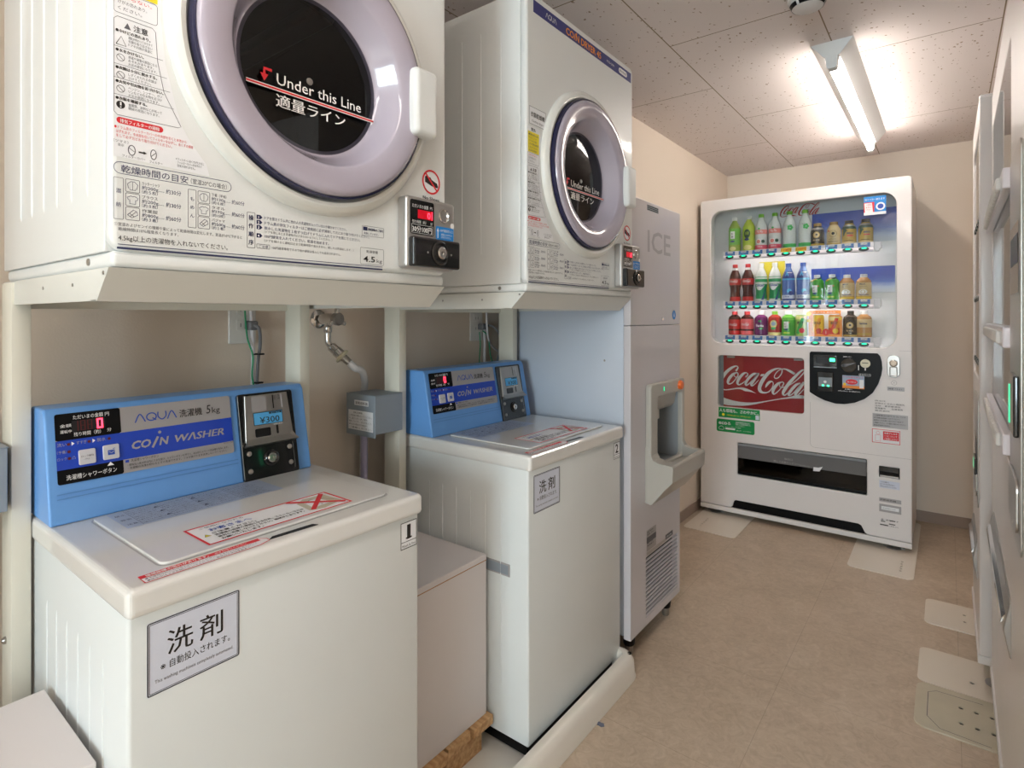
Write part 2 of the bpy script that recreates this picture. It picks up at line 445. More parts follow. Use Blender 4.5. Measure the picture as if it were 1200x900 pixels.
    def hoop(s, F, u, v, r, w, mt, d=.0005, n=32):
        a, b = circ_pts(u, v, r, n), circ_pts(u, v, r - w, n)
        s.add([F.pt(*p, d) for p in a + b], [(i, (i + 1) % n, n + (i + 1) % n, n + i) for i in range(n)], mt); return s
    def stroke(s, F, pts, w, mt, d=.0005, smooth=0, closed=False, clip=None):
        P = [tuple(p) if len(p) == 3 else (p[0], p[1], w) for p in pts]
        if smooth: P = catmull(P, smooth, closed)
        if closed: P = P + [P[0]]
        L = []
        for i, p in enumerate(P):
            a, b = P[max(i - 1, 0)], P[min(i + 1, len(P) - 1)]
            tx, ty = b[0] - a[0], b[1] - a[1]; q = math.hypot(tx, ty) or 1
            L.append((p[0] - ty / q * p[2] / 2, p[1] + tx / q * p[2] / 2, p[0] + ty / q * p[2] / 2, p[1] - tx / q * p[2] / 2))
        for i in range(len(L) - 1):
            a, b = L[i], L[i + 1]
            Q = [(a[2], a[3]), (b[2], b[3]), (b[0], b[1]), (a[0], a[1])]
            if clip: Q = clip_poly(Q, *clip)
            if len(Q) > 2: s.poly(F, Q, mt, d)
        if smooth and not closed:
            for p in (P[0], P[-1]):
                Q = circ_pts(p[0], p[1], p[2] / 2, 10)
                if clip: Q = clip_poly(Q, *clip)
                if len(Q) > 2: s.poly(F, Q, mt, d)
        return s
    def text(s, F, body, u, v, size, mt, width=None, align='L', bold=0.0, shear=0.0, d=.0006, res=2, rot=0.0):
        if bold and not body.isascii():          # brush weight for kana and kanji: overlaid copies a hair apart
            for k in (-1, 1): s.text(F, body, u + k * bold * size * .9, v, size, mt, width, align, 0, shear, d + k * .00012, res, rot)
            bold = 0
        vs, fs = glyphs(body, bold, shear, res)
        if not vs: return s
        x0 = min(p[0] for p in vs); x1 = max(p[0] for p in vs)
        kx = (width / (x1 - x0)) if width else size
        W = (x1 - x0) * kx; off = {'L': 0, 'C': -W / 2, 'R': -W}[align]
        c, sn = math.cos(rot), math.sin(rot); pts = []
        for x, y in vs:
            a, b = (x - x0) * kx + off, y * size
            pts.append(F.pt(u + a * c - b * sn, v + a * sn + b * c, d))
        s.add(pts, fs, mt); return s
    def build(s, name, parent=None, loc=None, **props):
        me = bpy.data.meshes.new(name)
        me.from_pydata([(p + Vector((0, 0, 0)) - s.o) * s.k for p in s.v], [], s.f)
        for n in s.names: me.materials.append(MATS[n])
        me.polygons.foreach_set('material_index', s.m)
        me.polygons.foreach_set('use_smooth', s.sm)
        me.update()
        if any(s.sm): me.set_sharp_from_angle(angle=R(38))
        o = bpy.data.objects.new(name, me); COL.objects.link(o)
        if parent: o.parent = parent
        if loc: o.location = loc
        for k, v in props.items(): o[k] = v
        return o

def aqua_logo(q, F, u, v, h, w, mt, lw):
    k = w / .0735
    X = lambda pts: [(u + a * k, v + b * h) for a, b in pts]
    q.stroke(F, X([(0, 0), (.0085, 1), (.017, 0)]), lw, mt, smooth=5)
    q.stroke(F, X([(.0285 + .0085 * math.cos(a), .5 + .5 * math.sin(a)) for a in [2 * PI * i / 12 for i in range(12)]]), lw, mt, smooth=3, closed=True)
    q.stroke(F, X([(.0300, .35), (.0365, 0)]), lw, mt)
    q.stroke(F, X([(.0405, 1), (.0405, .4), (.0475, 0), (.0545, .4), (.0545, 1)]), lw, mt, smooth=5)
    q.stroke(F, X([(.0575, 0), (.0655, 1), (.0735, 0)]), lw, mt, smooth=5)
def clip_poly(Q, u0, v0, u1, v1):
    for ax, lim, sg in ((0, u0, 1), (0, u1, -1), (1, v0, 1), (1, v1, -1)):
        out = []
        for i in range(len(Q)):
            a, b = Q[i], Q[(i + 1) % len(Q)]
            da, db = (a[ax] - lim) * sg, (b[ax] - lim) * sg
            if da >= 0: out.append(a)
            if da * db < 0:
                t = da / (da - db); out.append((a[0] + (b[0] - a[0]) * t, a[1] + (b[1] - a[1]) * t))
        Q = out
        if not Q: break
    return Q

def thing(name, label, cat, loc=(0, 0, 0), rz=0.0, group=None):
    o = bpy.data.objects.new(name, None); COL.objects.link(o)
    o.empty_display_size = .05
    o.location = loc; o.rotation_euler = (0, 0, rz); tag(o, label, cat, group)
    return o
def tag(o, label, cat, group=None):
    o['label'] = label; o['category'] = cat
    if group: o['group'] = group
    return o
def copy_tree(o, parent=None):
    c = o.copy(); COL.objects.link(c)
    if parent: c.parent = parent
    for ch in [q for q in bpy.data.objects if q.parent == o]: copy_tree(ch, c)
    return c
def structure(name, mb):
    o = mb.build(name); o['kind'] = 'structure'; return o

# script lettering of the drink maker, as pen strokes (u, z, pen width)
COKE=[[(0.1965,0.8419,0.0104),(0.2018,0.8498,0.0087),(0.2056,0.8588,0.0064),(0.1965,0.8668,0.0058),(0.1727,0.8563,0.0131),(0.1438,0.8316,0.0168),(0.1212,0.8005,0.0180),(0.1114,0.7733,0.0145),(0.1098,0.7499,0.0116),(0.1163,0.7322,0.0081),(0.1341,0.7253,0.0058),(0.1631,0.7302,0.0064),(0.2012,0.7387,0.0075),(0.2263,0.7397,0.0122),(0.2450,0.7347,0.0168),(0.2635,0.7316,0.0122),(0.2819,0.7267,0.0064),(0.3017,0.7193,0.0012)],
[(0.1980,0.8283,0.0058),(0.1790,0.8190,0.0131),(0.1583,0.7947,0.0159),(0.1496,0.7727,0.0139),(0.1551,0.7609,0.0081),(0.1727,0.7677,0.0058),(0.1917,0.7903,0.0052),(0.2059,0.8141,0.0064),(0.2037,0.8270,0.0058),(0.1965,0.8305,0.0052)],
[(0.1892,0.8261,0.0035),(0.1847,0.8111,0.0041),(0.1933,0.8029,0.0041),(0.2075,0.8054,0.0041),(0.2200,0.8134,0.0041)],
[(0.2496,0.8088,0.0087),(0.2598,0.8217,0.0064),(0.2512,0.8315,0.0052),(0.2325,0.8223,0.0131),(0.2122,0.7966,0.0159),(0.2028,0.7731,0.0139),(0.2091,0.7605,0.0081),(0.2263,0.7676,0.0052),(0.2465,0.7843,0.0041)],
[(0.3063,0.8310,0.0058),(0.2880,0.8248,0.0131),(0.2635,0.8000,0.0145),(0.2487,0.7731,0.0131),(0.2512,0.7604,0.0081),(0.2681,0.7720,0.0052),(0.2911,0.8019,0.0046),(0.3093,0.8254,0.0052)],
[(0.3147,0.8283,0.0131),(0.2941,0.7956,0.0159),(0.2789,0.7689,0.0139),(0.2835,0.7596,0.0075),(0.3002,0.7736,0.0046),(0.3169,0.7940,0.0035)],
[(0.3543,0.7547,0.0029),(0.3602,0.7691,0.0116),(0.3736,0.7859,0.0131),(0.3883,0.7910,0.0052),(0.3941,0.7773,0.0046),(0.3853,0.7514,0.0046),(0.3677,0.7311,0.0058),(0.3439,0.7260,0.0101),(0.3259,0.7340,0.0174),(0.3229,0.7561,0.0188),(0.3379,0.7922,0.0188),(0.3647,0.8321,0.0174),(0.3941,0.8559,0.0116),(0.4233,0.8654,0.0064),(0.4383,0.8584,0.0058),(0.4354,0.8364,0.0052),(0.4204,0.8152,0.0052),(0.4064,0.8095,0.0052),(0.3994,0.8169,0.0046),(0.4044,0.8329,0.0046),(0.4175,0.8503,0.0046),(0.4348,0.8614,0.0046),(0.4549,0.8634,0.0073),(0.4749,0.8550,0.0116),(0.4974,0.8427,0.0128)],
[(0.4363,0.7912,0.0058),(0.4175,0.7805,0.0131),(0.3985,0.7556,0.0159),(0.3918,0.7330,0.0131),(0.3985,0.7226,0.0073),(0.4175,0.7383,0.0052),(0.4377,0.7648,0.0052),(0.4469,0.7858,0.0052),(0.4383,0.7936,0.0052)],
[(0.4276,0.7859,0.0035),(0.4256,0.7702,0.0041),(0.4342,0.7608,0.0041),(0.4492,0.7657,0.0041)],
[(0.4754,0.7764,0.0035),(0.5031,0.7990,0.0041),(0.5282,0.8253,0.0052),(0.5481,0.8525,0.0058),(0.5509,0.8634,0.0058),(0.5365,0.8604,0.0081),(0.5087,0.8311,0.0131),(0.4749,0.7887,0.0159),(0.4498,0.7471,0.0159),(0.4435,0.7279,0.0116),(0.4526,0.7209,0.0073),(0.4697,0.7363,0.0041)],
[(0.5282,0.7916,0.0058),(0.5087,0.7810,0.0131),(0.4862,0.7531,0.0145),(0.4720,0.7296,0.0131),(0.4754,0.7213,0.0081),(0.4924,0.7326,0.0052),(0.5143,0.7614,0.0046),(0.5337,0.7874,0.0052)],
[(0.5453,0.7944,0.0131),(0.5226,0.7590,0.0159),(0.5064,0.7325,0.0139),(0.5120,0.7228,0.0075),(0.5282,0.7380,0.0046),(0.5462,0.7608,0.0035)]]
COKE_WAVE=[(0.1049,0.6638,0.0420),(0.1503,0.6547,0.0348),(0.1980,0.6520,0.0255),(0.2450,0.6531,0.0186),(0.2987,0.6623,0.0110),(0.3588,0.6790,0.0058),(0.4262,0.6977,0.0058),(0.4749,0.7088,0.0081),(0.5073,0.7160,0.0168),(0.5420,0.7184,0.0168)]
COKE_DOT=[(0.3304,0.8284),(0.3478,0.8310),(0.3418,0.8179),(0.3259,0.8163)]
def coke_script(mb, F, u0, v0, width, mt, d=.0006, n=4):
    """the same lettering at another size: u0,v0 is its lower left corner"""
    k = width / (.56 - .11)
    for st in COKE: mb.stroke(F, [((u - .11) * k + u0, (v - .70) * k + v0, w * k) for u, v, w in st], 0, mt, d, smooth=n)
# ------------------------------------------------------------------ the room
XL, XR, YB, YF, ZC = -1.46, 0.86, 3.93, -3.6, 2.10
structure('floor', MB().box(-1.6, 1.0, -3.7, 4.05, -.08, 0, 'floor_tile'))
structure('ceiling', MB().box(-1.6, 1.0, -3.7, 4.05, ZC, ZC + .08, 'ceiling_board'))
structure('wall_left', MB().prism([(XL, YF), (XL, 2.36), (-1.185, 2.36), (-1.185, 4.0), (-1.6, 4.0), (-1.6, YF)], 0, ZC, 'z', 'wall_cream'))
structure('wall_back', MB().box(-1.185, XR, YB, YB + .1, 0, ZC, 'wall_cream'))
structure('wall_right', MB().box(XR, XR + .1, YF, YB + .1, 0, ZC, 'wall_cream'))
WF = Frame((0, YF, 0), (1, 0, 0), (0, 0, 1))
structure('wall_front', MB().plate([(XL, 0), (XR, 0), (XR, ZC), (XL, ZC)], [[(-.25, .42), (.8, .42), (.8, 2.02), (-.25, 2.02)]], -.05, .05, 'wall_cream', 0, WF))
structure('unseen_shade_wall', MB().box(XL, -1.05, -.62, -.54, 0, ZC, 'wall_cream'))  # unseen wall, added to keep daylight off the recess and dryer sides
wf = MB(); wf.plate([(-.25, .42), (.8, .42), (.8, 2.02), (-.25, 2.02)], [[(-.21, .46), (.255, .46), (.255, 1.98), (-.21, 1.98)], [(.295, .46), (.76, .46), (.76, 1.98), (.295, 1.98)]], -.03, .03, 'silver', .003, WF)
wf.box(-.23, .78, YF - .004, YF + .002, .44, 2.0, 'pane')
structure('window_1', wf)
structure('baseboard_left', MB().prism([(-1.185, 2.36), (-1.179, 2.36), (-1.179, YB), (-1.185, YB)], 0, .06, 'z', 'baseboard' if 'baseboard' in MATS else mat('baseboard', '#a08d80', .5, vary=.03).name, .001))
structure('baseboard_back', MB().box(-1.179, XR, YB - .006, YB, 0, .06, 'baseboard', .001))

# ------------------------------------------------------------------ ceiling lamp and detector
def ceiling_lamp(loc, label, tube):
    t = thing('ceiling_lamp', label, 'ceiling light', loc)
    L = 1.26
    m = MB(); m.prism([(-.066, 0), (.066, 0), (.024, -.052), (-.024, -.052)], 0, L, 'y', 'lamp_white', .0015)
    m.build('housing', t)
    for y in (0.0, L - .035):
        s = MB(); s.prism([(-.019, -.050), (.019, -.050), (.016, -.088), (.010, -.094), (-.010, -.094), (-.016, -.088)], y, y + .035, 'y', 'lamp_white', .002)
        s.build('lamp_holder', t)
    MB().cyl((0, .034, -.074), (0, L - .034, -.074), .0145, tube, n=24).build('lamp_tube', t, label='glowing fluorescent tube')
    return t
ceiling_lamp((-.318, 2.215, ZC), 'white single tube ceiling light in front of the vending machine wall, switched on', 'lamp_tube')
ceiling_lamp((-.318, -.78, ZC), 'white single tube ceiling light above the viewer, switched on', 'lamp_tube_near')
t = thing('smoke_detector', 'round white smoke detector on the ceiling near the lamp end', 'smoke detector', (-.330, 1.865, ZC))
MB().lathe([(.0, 0), (.055, 0), (.055, -.010), (.050, -.014)], 'detector_white', n=40).build('base', t)
MB().lathe([(.050, -.012), (.048, -.022), (.041, -.034), (.027, -.039), (.0, -.041)], 'detector_white', n=40).build('cover', t)
for k in range(6):
    a0 = R(-110 + k * 60); s = MB(); vs = []
    for j in range(7):
        a = a0 + R(50) * j / 6
        for r, z in ((.0487, -.0225), (.0424, -.0335)): vs.append((r * math.cos(a), r * math.sin(a), z))
    s.add(vs, [(2 * j, 2 * j + 2, 2 * j + 3, 2 * j + 1) for j in range(6)], 'black'); s.build('smoke_slot', t)

# ------------------------------------------------------------------ coin dryers (front plane y=0, u to the right, z up, sizes before DS)
DS = .9535
def D(): return MB(DS, (0, 0, 1.215))
def coin_dryer(loc, label):
    t = thing('coin_dryer', label, 'tumble dryer', loc, R(90), 'coin dryers on the wall stands')
    c = D()
    c.plate(rrect_pts(0, 1.236, .62, 2.0, .02), [circ_pts(.31, 1.571, .205, 64)], -.022, 0, 'dryer_white', .008, res=3)
    c.box(0, .006, .021, .56, 1.236, 2.0, 'dryer_white', .002); c.box(.614, .62, .021, .56, 1.236, 2.0, 'dryer_white', .002)
    c.box(.004, .616, .021, .56, 1.99, 1.998, 'dryer_white', .002); c.box(.004, .616, .021, .56, 1.237, 1.246, 'dryer_white')
    c.box(.004, .616, .55, .56, 1.24, 1.996, 'dryer_white')
    for y in (.085, .155, .225, .295, .365, .435):
        for u in (0, .62): c.lathe([(.0, 0), (.0019, .01), (.0019, .60), (0, .61)], 'dryer_white', (u, y, 1.315), n=10)
    c.build('cabinet', t)
    b = D().box(.003, .617, .003, .55, 1.2155, 1.237, 'dryer_white', .007, 4)
    b.lathe([(.005, 0), (.005, .002)], 'steel', (.003, .09, 1.226), (-1, 0, 0), 12, True, (True, True))
    b.build('base_trim', t)
    A = (.31, 0, 1.571); AX = (0, -1, 0)
    D().lathe([(.246, -.001), (.246, .006), (.240, .014), (.231, .018), (.224, .016), (.219, .006), (.2, -.005)], 'ring_cream', A, AX, 96).build('door_ring', t, label='cream ring around the door')
    dr = D().lathe([(.2145, .022), (.2135, .028), (.210, .0315), (.204, .033), (.192, .0325), (.175, .029), (.1655, .0255), (.1625, .023), (.1595, .0175), (.1545, .010), (.149, .000), (.1435, -.010), (.1385, -.019), (.1335, -.0235), (.128, -.024)], 'lavender', A, AX, 96).build('door', t, label='lavender translucent plastic porthole door')
    D().lathe([(.2185, .006), (.2195, .018), (.2185, .025), (.2150, .026), (.2135, .020)], 'seal_navy', A, AX, 96).build('door_seal', dr)
    p = D().lathe([(0, -.016), (.06, -.0175), (.11, -.0205), (.1345, -.0225)], 'pane_door', A, AX, 64).build('window_pane', dr)
    h = D().box(.488, .548, -.050, -.016, 1.505, 1.637, 'dryer_white', .011, 5).build('handle', dr, label='white plastic door handle')
    G = Frame((0, .0125, 0), (1, 0, 0), (0, 0, 1)); q = D()
    q.rect(G, .186, 1.5203, .434, 1.5263, 'ink_white', 0); q.rect(G, .186, 1.5218, .434, 1.5248, 'ink_red', .0004)
    q.text(G, 'Under this Line', .237, 1.5315, .0262, 'ink_white', .168, bold=.004)
    q.stroke(G, [(.229, 1.5505), (.216, 1.5505), (.216, 1.541)], .0048, 'ink_red'); q.poly(G, [(.209, 1.542), (.223, 1.542), (.216, 1.530)], 'ink_red')
    q.text(G, '適量ライン', .236, 1.4965, .0235, 'ink_white', .134, bold=.016)
    q.build('fill_line_print', dr, label='white and red Under this Line print')
    D().lathe([(.0062, 0), (.0058, .0018), (.003, .003), (0, .003)], 'steel', (.300, .0165, 1.557), AX, 18).build('glass_bolt', dr)
    dm = D().lathe([(.135, .026), (.19, .04), (.205, .06), (.205, .40), (.10, .43), (.0, .43)], 'drum_perforated', A, (0, 1, 0), 64)
    for k in range(3):
        a = 2 * PI * k / 3 + .4; M = Matrix.Translation((.31, 0, 1.571)) @ Matrix.Rotation(a, 4, 'Y')
        dm.box(-.018, .018, .07, .41, .155, .204, 'drum_dark', .008, 3, M)
    dm.lathe([(.014, 0), (.012, .006), (0, .008)], 'steel', (.31, .43, 1.571), (0, -1, 0), 20)
    dm.build('drum', t, label='dark perforated drum')
    # header band
    q = D(); q.rect(FRONT, .03, 1.948, .605, 1.981, 'band_navy')
    aqua_logo(q, FRONT, .088, 1.958, .0130, .052, 'ink_white', .0015)
    q.text(FRONT, 'CO/N DRYER 45', .19, 1.9545, .0275, 'ink_orange', .205, bold=.022, shear=.0); q.disc(FRONT, .2475, 1.9755, .0028, 'ink_orange', .0006, n=10)
    q.text(FRONT, 'MCD-CK45', .432, 1.961, .0095, 'ink_white', .05)
    q.rect(FRONT, .515, 1.956, .575, 1.9735, 'ink_white', .0004, .0087); q.text(FRONT, '業務用乾燥機', .52, 1.961, .0088, 'ink_navy', .05)
    q.build('header_band', t, label='navy band with orange COIN DRYER lettering')
    # title sticker, warning column
    q = D(); q.rect(FRONT, .012, 1.652, .088, 1.698, 'paper'); q.ring(FRONT, .012, 1.652, .088, 1.698, .001, 'ink_grey')
    q.text(FRONT, '衣類乾燥機', .018, 1.673, .0145, 'ink', .064, bold=.006); q.text(FRONT, 'Clothes dryer', .023, 1.659, .0088, 'ink_grey', .054)
    q.build('title_sticker', t, label='white sticker reading clothes dryer')
    q = D()
    q.poly(FRONT, [(-.0 + .004, 1.360), (.125, 1.356), (.121, 1.372), (.100, 1.398), (.088, 1.418), (.078, 1.45), (.066, 1.50), (.060, 1.56), (.060, 1.646), (.004, 1.646)], 'paper', .0002)
    q.rect(FRONT, .006, 1.578, .056, 1.632, 'ink_yellow', .0004)
    q.text(FRONT, '警告', .020, 1.635, .009, 'ink', .02, bold=.015)
    for k in range(6): q.text(FRONT, ['●使用禁止品', 'ベンジン、シンナー', 'ガソリンなどの付着', 'した衣類は乾燥', 'しないでください', '火災の原因'][k], .009, 1.622 - k * .0082, .0058, 'ink_grey', .043 - .004 * (k % 3))
    q.ring(FRONT, .004, 1.548, .056, 1.577, .0006, 'ink_grey', .0005, .004)
    for k in range(3): q.text(FRONT, ['さわらない。', 'けがの恐れあり。', 'ください。'][k], .009, 1.569 - k * .008, .0056, 'ink_red' if k == 0 else 'ink_grey', .040 - .006 * k)
    q.stroke(FRONT, [(.0045, 1.418), (.0045, 1.539), (.0085, 1.543), (.0495, 1.543), (.0535, 1.539), (.056, 1.50), (.064, 1.46), (.086, 1.418), (.082, 1.416), (.0085, 1.414)], .0007, 'ink_grey', closed=True)
    q.text(FRONT, '注意', .027, 1.5305, .0092, 'ink', .017, bold=.008); q.poly(FRONT, [(.016, 1.530), (.024, 1.530), (.020, 1.538)], 'ink_grey', .0005)
    rows = [(1.5230, 'やけどの恐れあり。', ['運転が終わってからすぐ', '衣類を取り出さない', 'ドアや内側が高温に']), (1.4975, '水をかけない。', ['感電や漏電の原因になる', 'おそれがあります。', '火災の原因になります。']),
            (1.4745, '衣類は十分に脱水する。', ['しずくのたれる衣類は', 'さけてください。']), (1.4565, '火気や引火物を近づけない。', ['ベンジン、シンナー、ガソ', 'リンなどの引火物を近づけ', '火災の原因になります。']), (1.4345, '衣類を確認する。', ['金属類、溶剤などが残って', '機械の原因になります。'])]
    for i, (z, h, ls) in enumerate(rows):
        w = .047 + (1.53 - z) * .22
        if i: q.stroke(FRONT, [(.0045, z + .0062), (.0045 + w + .004, z + .0062)], .0005, 'ink_grey')
        q.text(FRONT, '●' + h, .0065, z, .0050, 'ink', min(.0052 * (len(h) + 1) * .78, w - .003), bold=.02)
        for k, l in enumerate(ls): q.text(FRONT, l, .021, z - .0055 - k * .0046, .0042, 'ink_grey', min(.0042 * len(l) * .8, w - .02))
        if i == 0: q.stroke(FRONT, [(.007, z - .0165), (.0185, z - .0165), (.01275, z - .005)], .0009, 'ink', closed=True)
        elif i == 4: q.disc(FRONT, .0122, z - .0065, .0050, 'ink', .0005); q.rect(FRONT, .0113, z - .0075, .0131, z - .0028, 'ink_white', .0008); q.disc(FRONT, .0122, z - .0096, .0009, 'ink_white', .0008, n=8)
        else: q.hoop(FRONT, .0122, z - .0075, .0048, .0007, 'ink_grey'); q.stroke(FRONT, [(.009, z - .0045), (.0154, z - .0105)], .0007, 'ink_grey')
    q.rect(FRONT, .0075, 1.4035, .063, 1.4118, 'ink_red', .0004, .004); q.text(FRONT, '排気フィルターの掃除', .0115, 1.4052, .0056, 'ink_white', .047, bold=.015)
    for k, l in enumerate(['●ドラム奥のフィルターカバーの中央部を引くと本体から', 'はずれます。中央部を引いてフィルターをはずし、糸くずの掃除', 'をして必ず元どおり取り付けてください。']):
        q.text(FRONT, l, .005 + .002 * (k > 0), 1.3965 - k * .0055, .0047, 'ink_red', [.088, .095, .067][k])
    q.text(FRONT, '（ツマミ）', .004, 1.3785, .0042, 'ink_grey', .017); q.text(FRONT, '表示', .009, 1.3738, .0040, 'ink_grey', .007)
    for u in (.025, .051): q.disc(FRONT, u, 1.371, .0046 if u < .04 else .0040, 'ink_grey', .0004, .0072, 16); q.disc(FRONT, u, 1.371, .0034 if u < .04 else .0030, 'paper', .0006, .006, 16)
    q.stroke(FRONT, [(.022, 1.3735), (.028, 1.3695)], .0008, 'ink_grey', .0008); q.stroke(FRONT, [(.048, 1.368), (.054, 1.374)], .0008, 'ink_grey', .0008)
    q.rect(FRONT, .033, 1.3695, .039, 1.3716, 'ink', .0005); q.poly(FRONT, [(.039, 1.3685), (.043, 1.3705), (.039, 1.3728)], 'ink', .0005)
    q.text(FRONT, 'フィルターカバー', .014, 1.3605, .0040, 'ink_grey', .027); q.text(FRONT, 'フィルター', .046, 1.3592, .0040, 'ink_grey', .016)
    for k, l in enumerate(['＊フィルターに糸くずがたまると', 'フィルターカバーがはずれて', '空気が流れません。']): q.text(FRONT, l, .079 + .002 * (k > 0), 1.3705 - k * .0046, .0040, 'ink_grey', [.038, .033, .024][k])
    q.build('warning_label', t, label='tall white warning label with small print and a yellow square')
    # drying times
    q = D()
    q.ring(FRONT, .004, 1.3375, .157, 1.3535, .0007, 'ink_navy', .0005, .0079)
    q.text(FRONT, '乾燥時間の目安', .0125, 1.3405, .0112, 'ink_navy', .083); q.text(FRONT, '（室温20℃の場合）', .099, 1.3415, .0080, 'ink_grey', .051)
    for u0, head, items in ((.004, '混紡', [('カッターシャツ', '約200g', '（約５枚）', '約30分'), ('ブラウス', '約200g', '（約８枚）', '約30分'), ('作業服', '約800g', '（約３着）', '約60分')]),
                            (.095, 'もめん', [('下着（半袖）', '約130g', '（約６枚）', '約60分'), ('タオル', '約70g', '（約15枚）', '約60分'), ('パジャマ', '約500g', '（約１着）', '約60分')])):
        q.ring(FRONT, u0, 1.2775, u0 + .0115, 1.3325, .0006, 'ink_grey', .0005, .0015)
        for k, ch in enumerate(head): q.text(FRONT, ch, u0 + .0058, 1.3125 - k * (.036 / len(head)) + (.004 if len(head) == 3 else 0), .0066, 'ink_navy', align='C')
        for k, it in enumerate(items):
            z = 1.3325 - k * .0185
            q.ring(FRONT, u0 + .0135, z - .0175, u0 + .0305, z, .0006, 'ink_grey', .0005, .002)
            c0, c1 = u0 + .022, z - .0087
            if k == 0: q.stroke(FRONT, [(c0 + x, c1 + y) for x, y in [(-.0022, .0055), (-.006, .002), (-.0048, -.004), (-.0034, -.003), (-.0034, -.0056), (.0034, -.0056), (.0034, -.003), (.0048, -.004), (.006, .002), (.0022, .0055)]], .0006, 'ink_navy', closed=True); q.stroke(FRONT, [(c0, c1 + .005), (c0, c1 - .0055)], .0005, 'ink_grey')
            elif k == 1: q.stroke(FRONT, [(c0 + x, c1 + y) for x, y in [(-.002, .005), (-.0065, .0025), (-.005, -.0005), (-.0034, 0), (-.0034, -.0055), (.0034, -.0055), (.0034, 0), (.005, -.0005), (.0065, .0025), (.002, .005), (0, .004)]], .0006, 'ink_navy', closed=True)
            else: q.stroke(FRONT, [(c0 + x, c1 + y) for x, y in [(-.006, -.002), (.001, .0052), (.005, .003), (.006, -.001), (-.001, -.0055)]], .0006, 'ink_navy', closed=True); q.stroke(FRONT, [(c0 - .003, c1 - .004), (c0 + .004, c1 + .003)], .0006, 'ink_grey'); q.stroke(FRONT, [(c0 - .004, c1 + .0005), (c0 + .002, c1 - .004)], .0006, 'ink_grey')
            q.text(FRONT, it[0], u0 + .033, z - .0048, .0052, 'ink_grey', .0215 if len(it[0]) > 4 else .019)
            q.text(FRONT, it[1] + '‥‥', u0 + .033, z - .0108, .0058, 'ink_navy', .027); q.text(FRONT, it[2], u0 + .033, z - .0162, .0052, 'ink_navy', .019)
            q.text(FRONT, it[3], u0 + .0625, z - .0115, .0072, 'ink_navy', .0195)
    q.text(FRONT, '①室温およびセンイの種類や量によって乾燥時間は変化します。室温が10℃下がると', .005, 1.2695, .0050, 'ink_grey', .168)
    q.text(FRONT, '乾燥時間は10％程度長くなります。', .0095, 1.2632, .0050, 'ink_grey', .073)
    q.text(FRONT, '4.5kg以上の洗濯物を入れないでください。', .0095, 1.2505, .0086, 'ink', .142)
    q.rect(FRONT, .009, 1.2445, .446, 1.2455, 'ink_navy', .0004); q.rect(FRONT, .008, 1.2388, .446, 1.2415, 'ink_navy', .0004)
    q.build('drying_time_print', t, label='printed table of drying times')
    q = D()
    q.ring(FRONT, .181, 1.257, .194, 1.3125, .0006, 'ink_grey', .0005, .0012)
    for k, ch in enumerate('操作順序'): q.text(FRONT, ch, .1875, 1.301 - k * .0128, .0084, 'ink_navy', align='C', bold=.015)
    st = [(1.3045, 'ドアを開きドラム内に他の人の洗濯物が入っていないか確かめてください。', .155), (1.2965, 'ドラム奥の排気フィルターはご使用前に必ず掃除して元どおり取り付けてください。', .205), (1.2885, '脱水した洗濯物を１枚ずつ広げてドラムに入れてドアを閉じてください。', .185), (1.2755, '100円硬貨を入れてください。乾燥を始めます。', .118)]
    for k, (z, l, w) in enumerate(st):
        q.poly(FRONT, [(.1965, z - .001), (.2025, z - .001), (.2060, z + .0022), (.2025, z + .0056), (.1965, z + .0056)], 'ink_navy', .0004)
        q.text(FRONT, str(k + 1), .1995, z, .0056, 'ink_white', align='C', bold=.02, d=.0008)
        q.text(FRONT, l, .209, z, .0058, 'ink_navy', w)
    q.text(FRONT, '（ドアを閉じるとき洗濯物がはさまらないようにしてください。）', .209, 1.2830, .0046, 'ink_grey', .125)
    q.text(FRONT, '（ドアを開けると運転は止まり乾燥時間が進みません。閉じれば再運転します。）', .209, 1.2690, .0046, 'ink_grey', .17)
    q.ring(FRONT, .1965, 1.2575, .218, 1.2645, .0005, 'ink_grey', .0005, .001); q.text(FRONT, 'ご注意', .1995, 1.2590, .0048, 'ink_navy', .016)
    q.text(FRONT, '100円硬貨専用ですので他の硬貨は投入しても返却されません。', .222, 1.2588, .0046, 'ink_grey', .13)
    q.ring(FRONT, .398, 1.3005, .449, 1.3195, .0006, 'ink_grey', .0005, .002); q.rect(FRONT, .4005, 1.3105, .4105, 1.3175, 'ink_navy', .0004); q.text(FRONT, '節電運転のご案内', .412, 1.3115, .0052, 'ink_navy', .034, bold=.02); q.text(FRONT, '実施しています。', .402, 1.3035, .0050, 'ink_navy', .034)
    q.ring(FRONT, .394, 1.2475, .449, 1.2785, .0006, 'ink_grey', .0005, .003); q.text(FRONT, '乾燥容量', .408, 1.2695, .0058, 'ink_grey', .027); q.text(FRONT, '4.5', .401, 1.2525, .0150, 'ink', .027, bold=.01); q.text(FRONT, 'kg', .432, 1.2525, .0092, 'ink_grey', .013)
    q.build('operating_steps_print', t, label='printed operating steps')
    q = D(); q.disc(FRONT, .575, 1.432, .0258, 'paper', .0002); q.hoop(FRONT, .575, 1.432, .0258, .0040, 'ink_red', .0008)
    q.poly(FRONT, [(.5575, 1.441), (.562, 1.4445), (.5655, 1.440), (.572, 1.4425), (.577, 1.437), (.592, 1.432), (.5955, 1.425), (.5935, 1.4225), (.577, 1.424), (.5575, 1.430)], 'ink', .0004)
    q.stroke(FRONT, [(.5585, 1.4485), (.5915, 1.4155)], .0038, 'ink_red', .0009); q.text(FRONT, 'No Shoes', .575, 1.394, .0100, 'ink', .047, 'C', bold=.01)
    q.build('no_shoes_sticker', t, label='round red no shoes sticker')
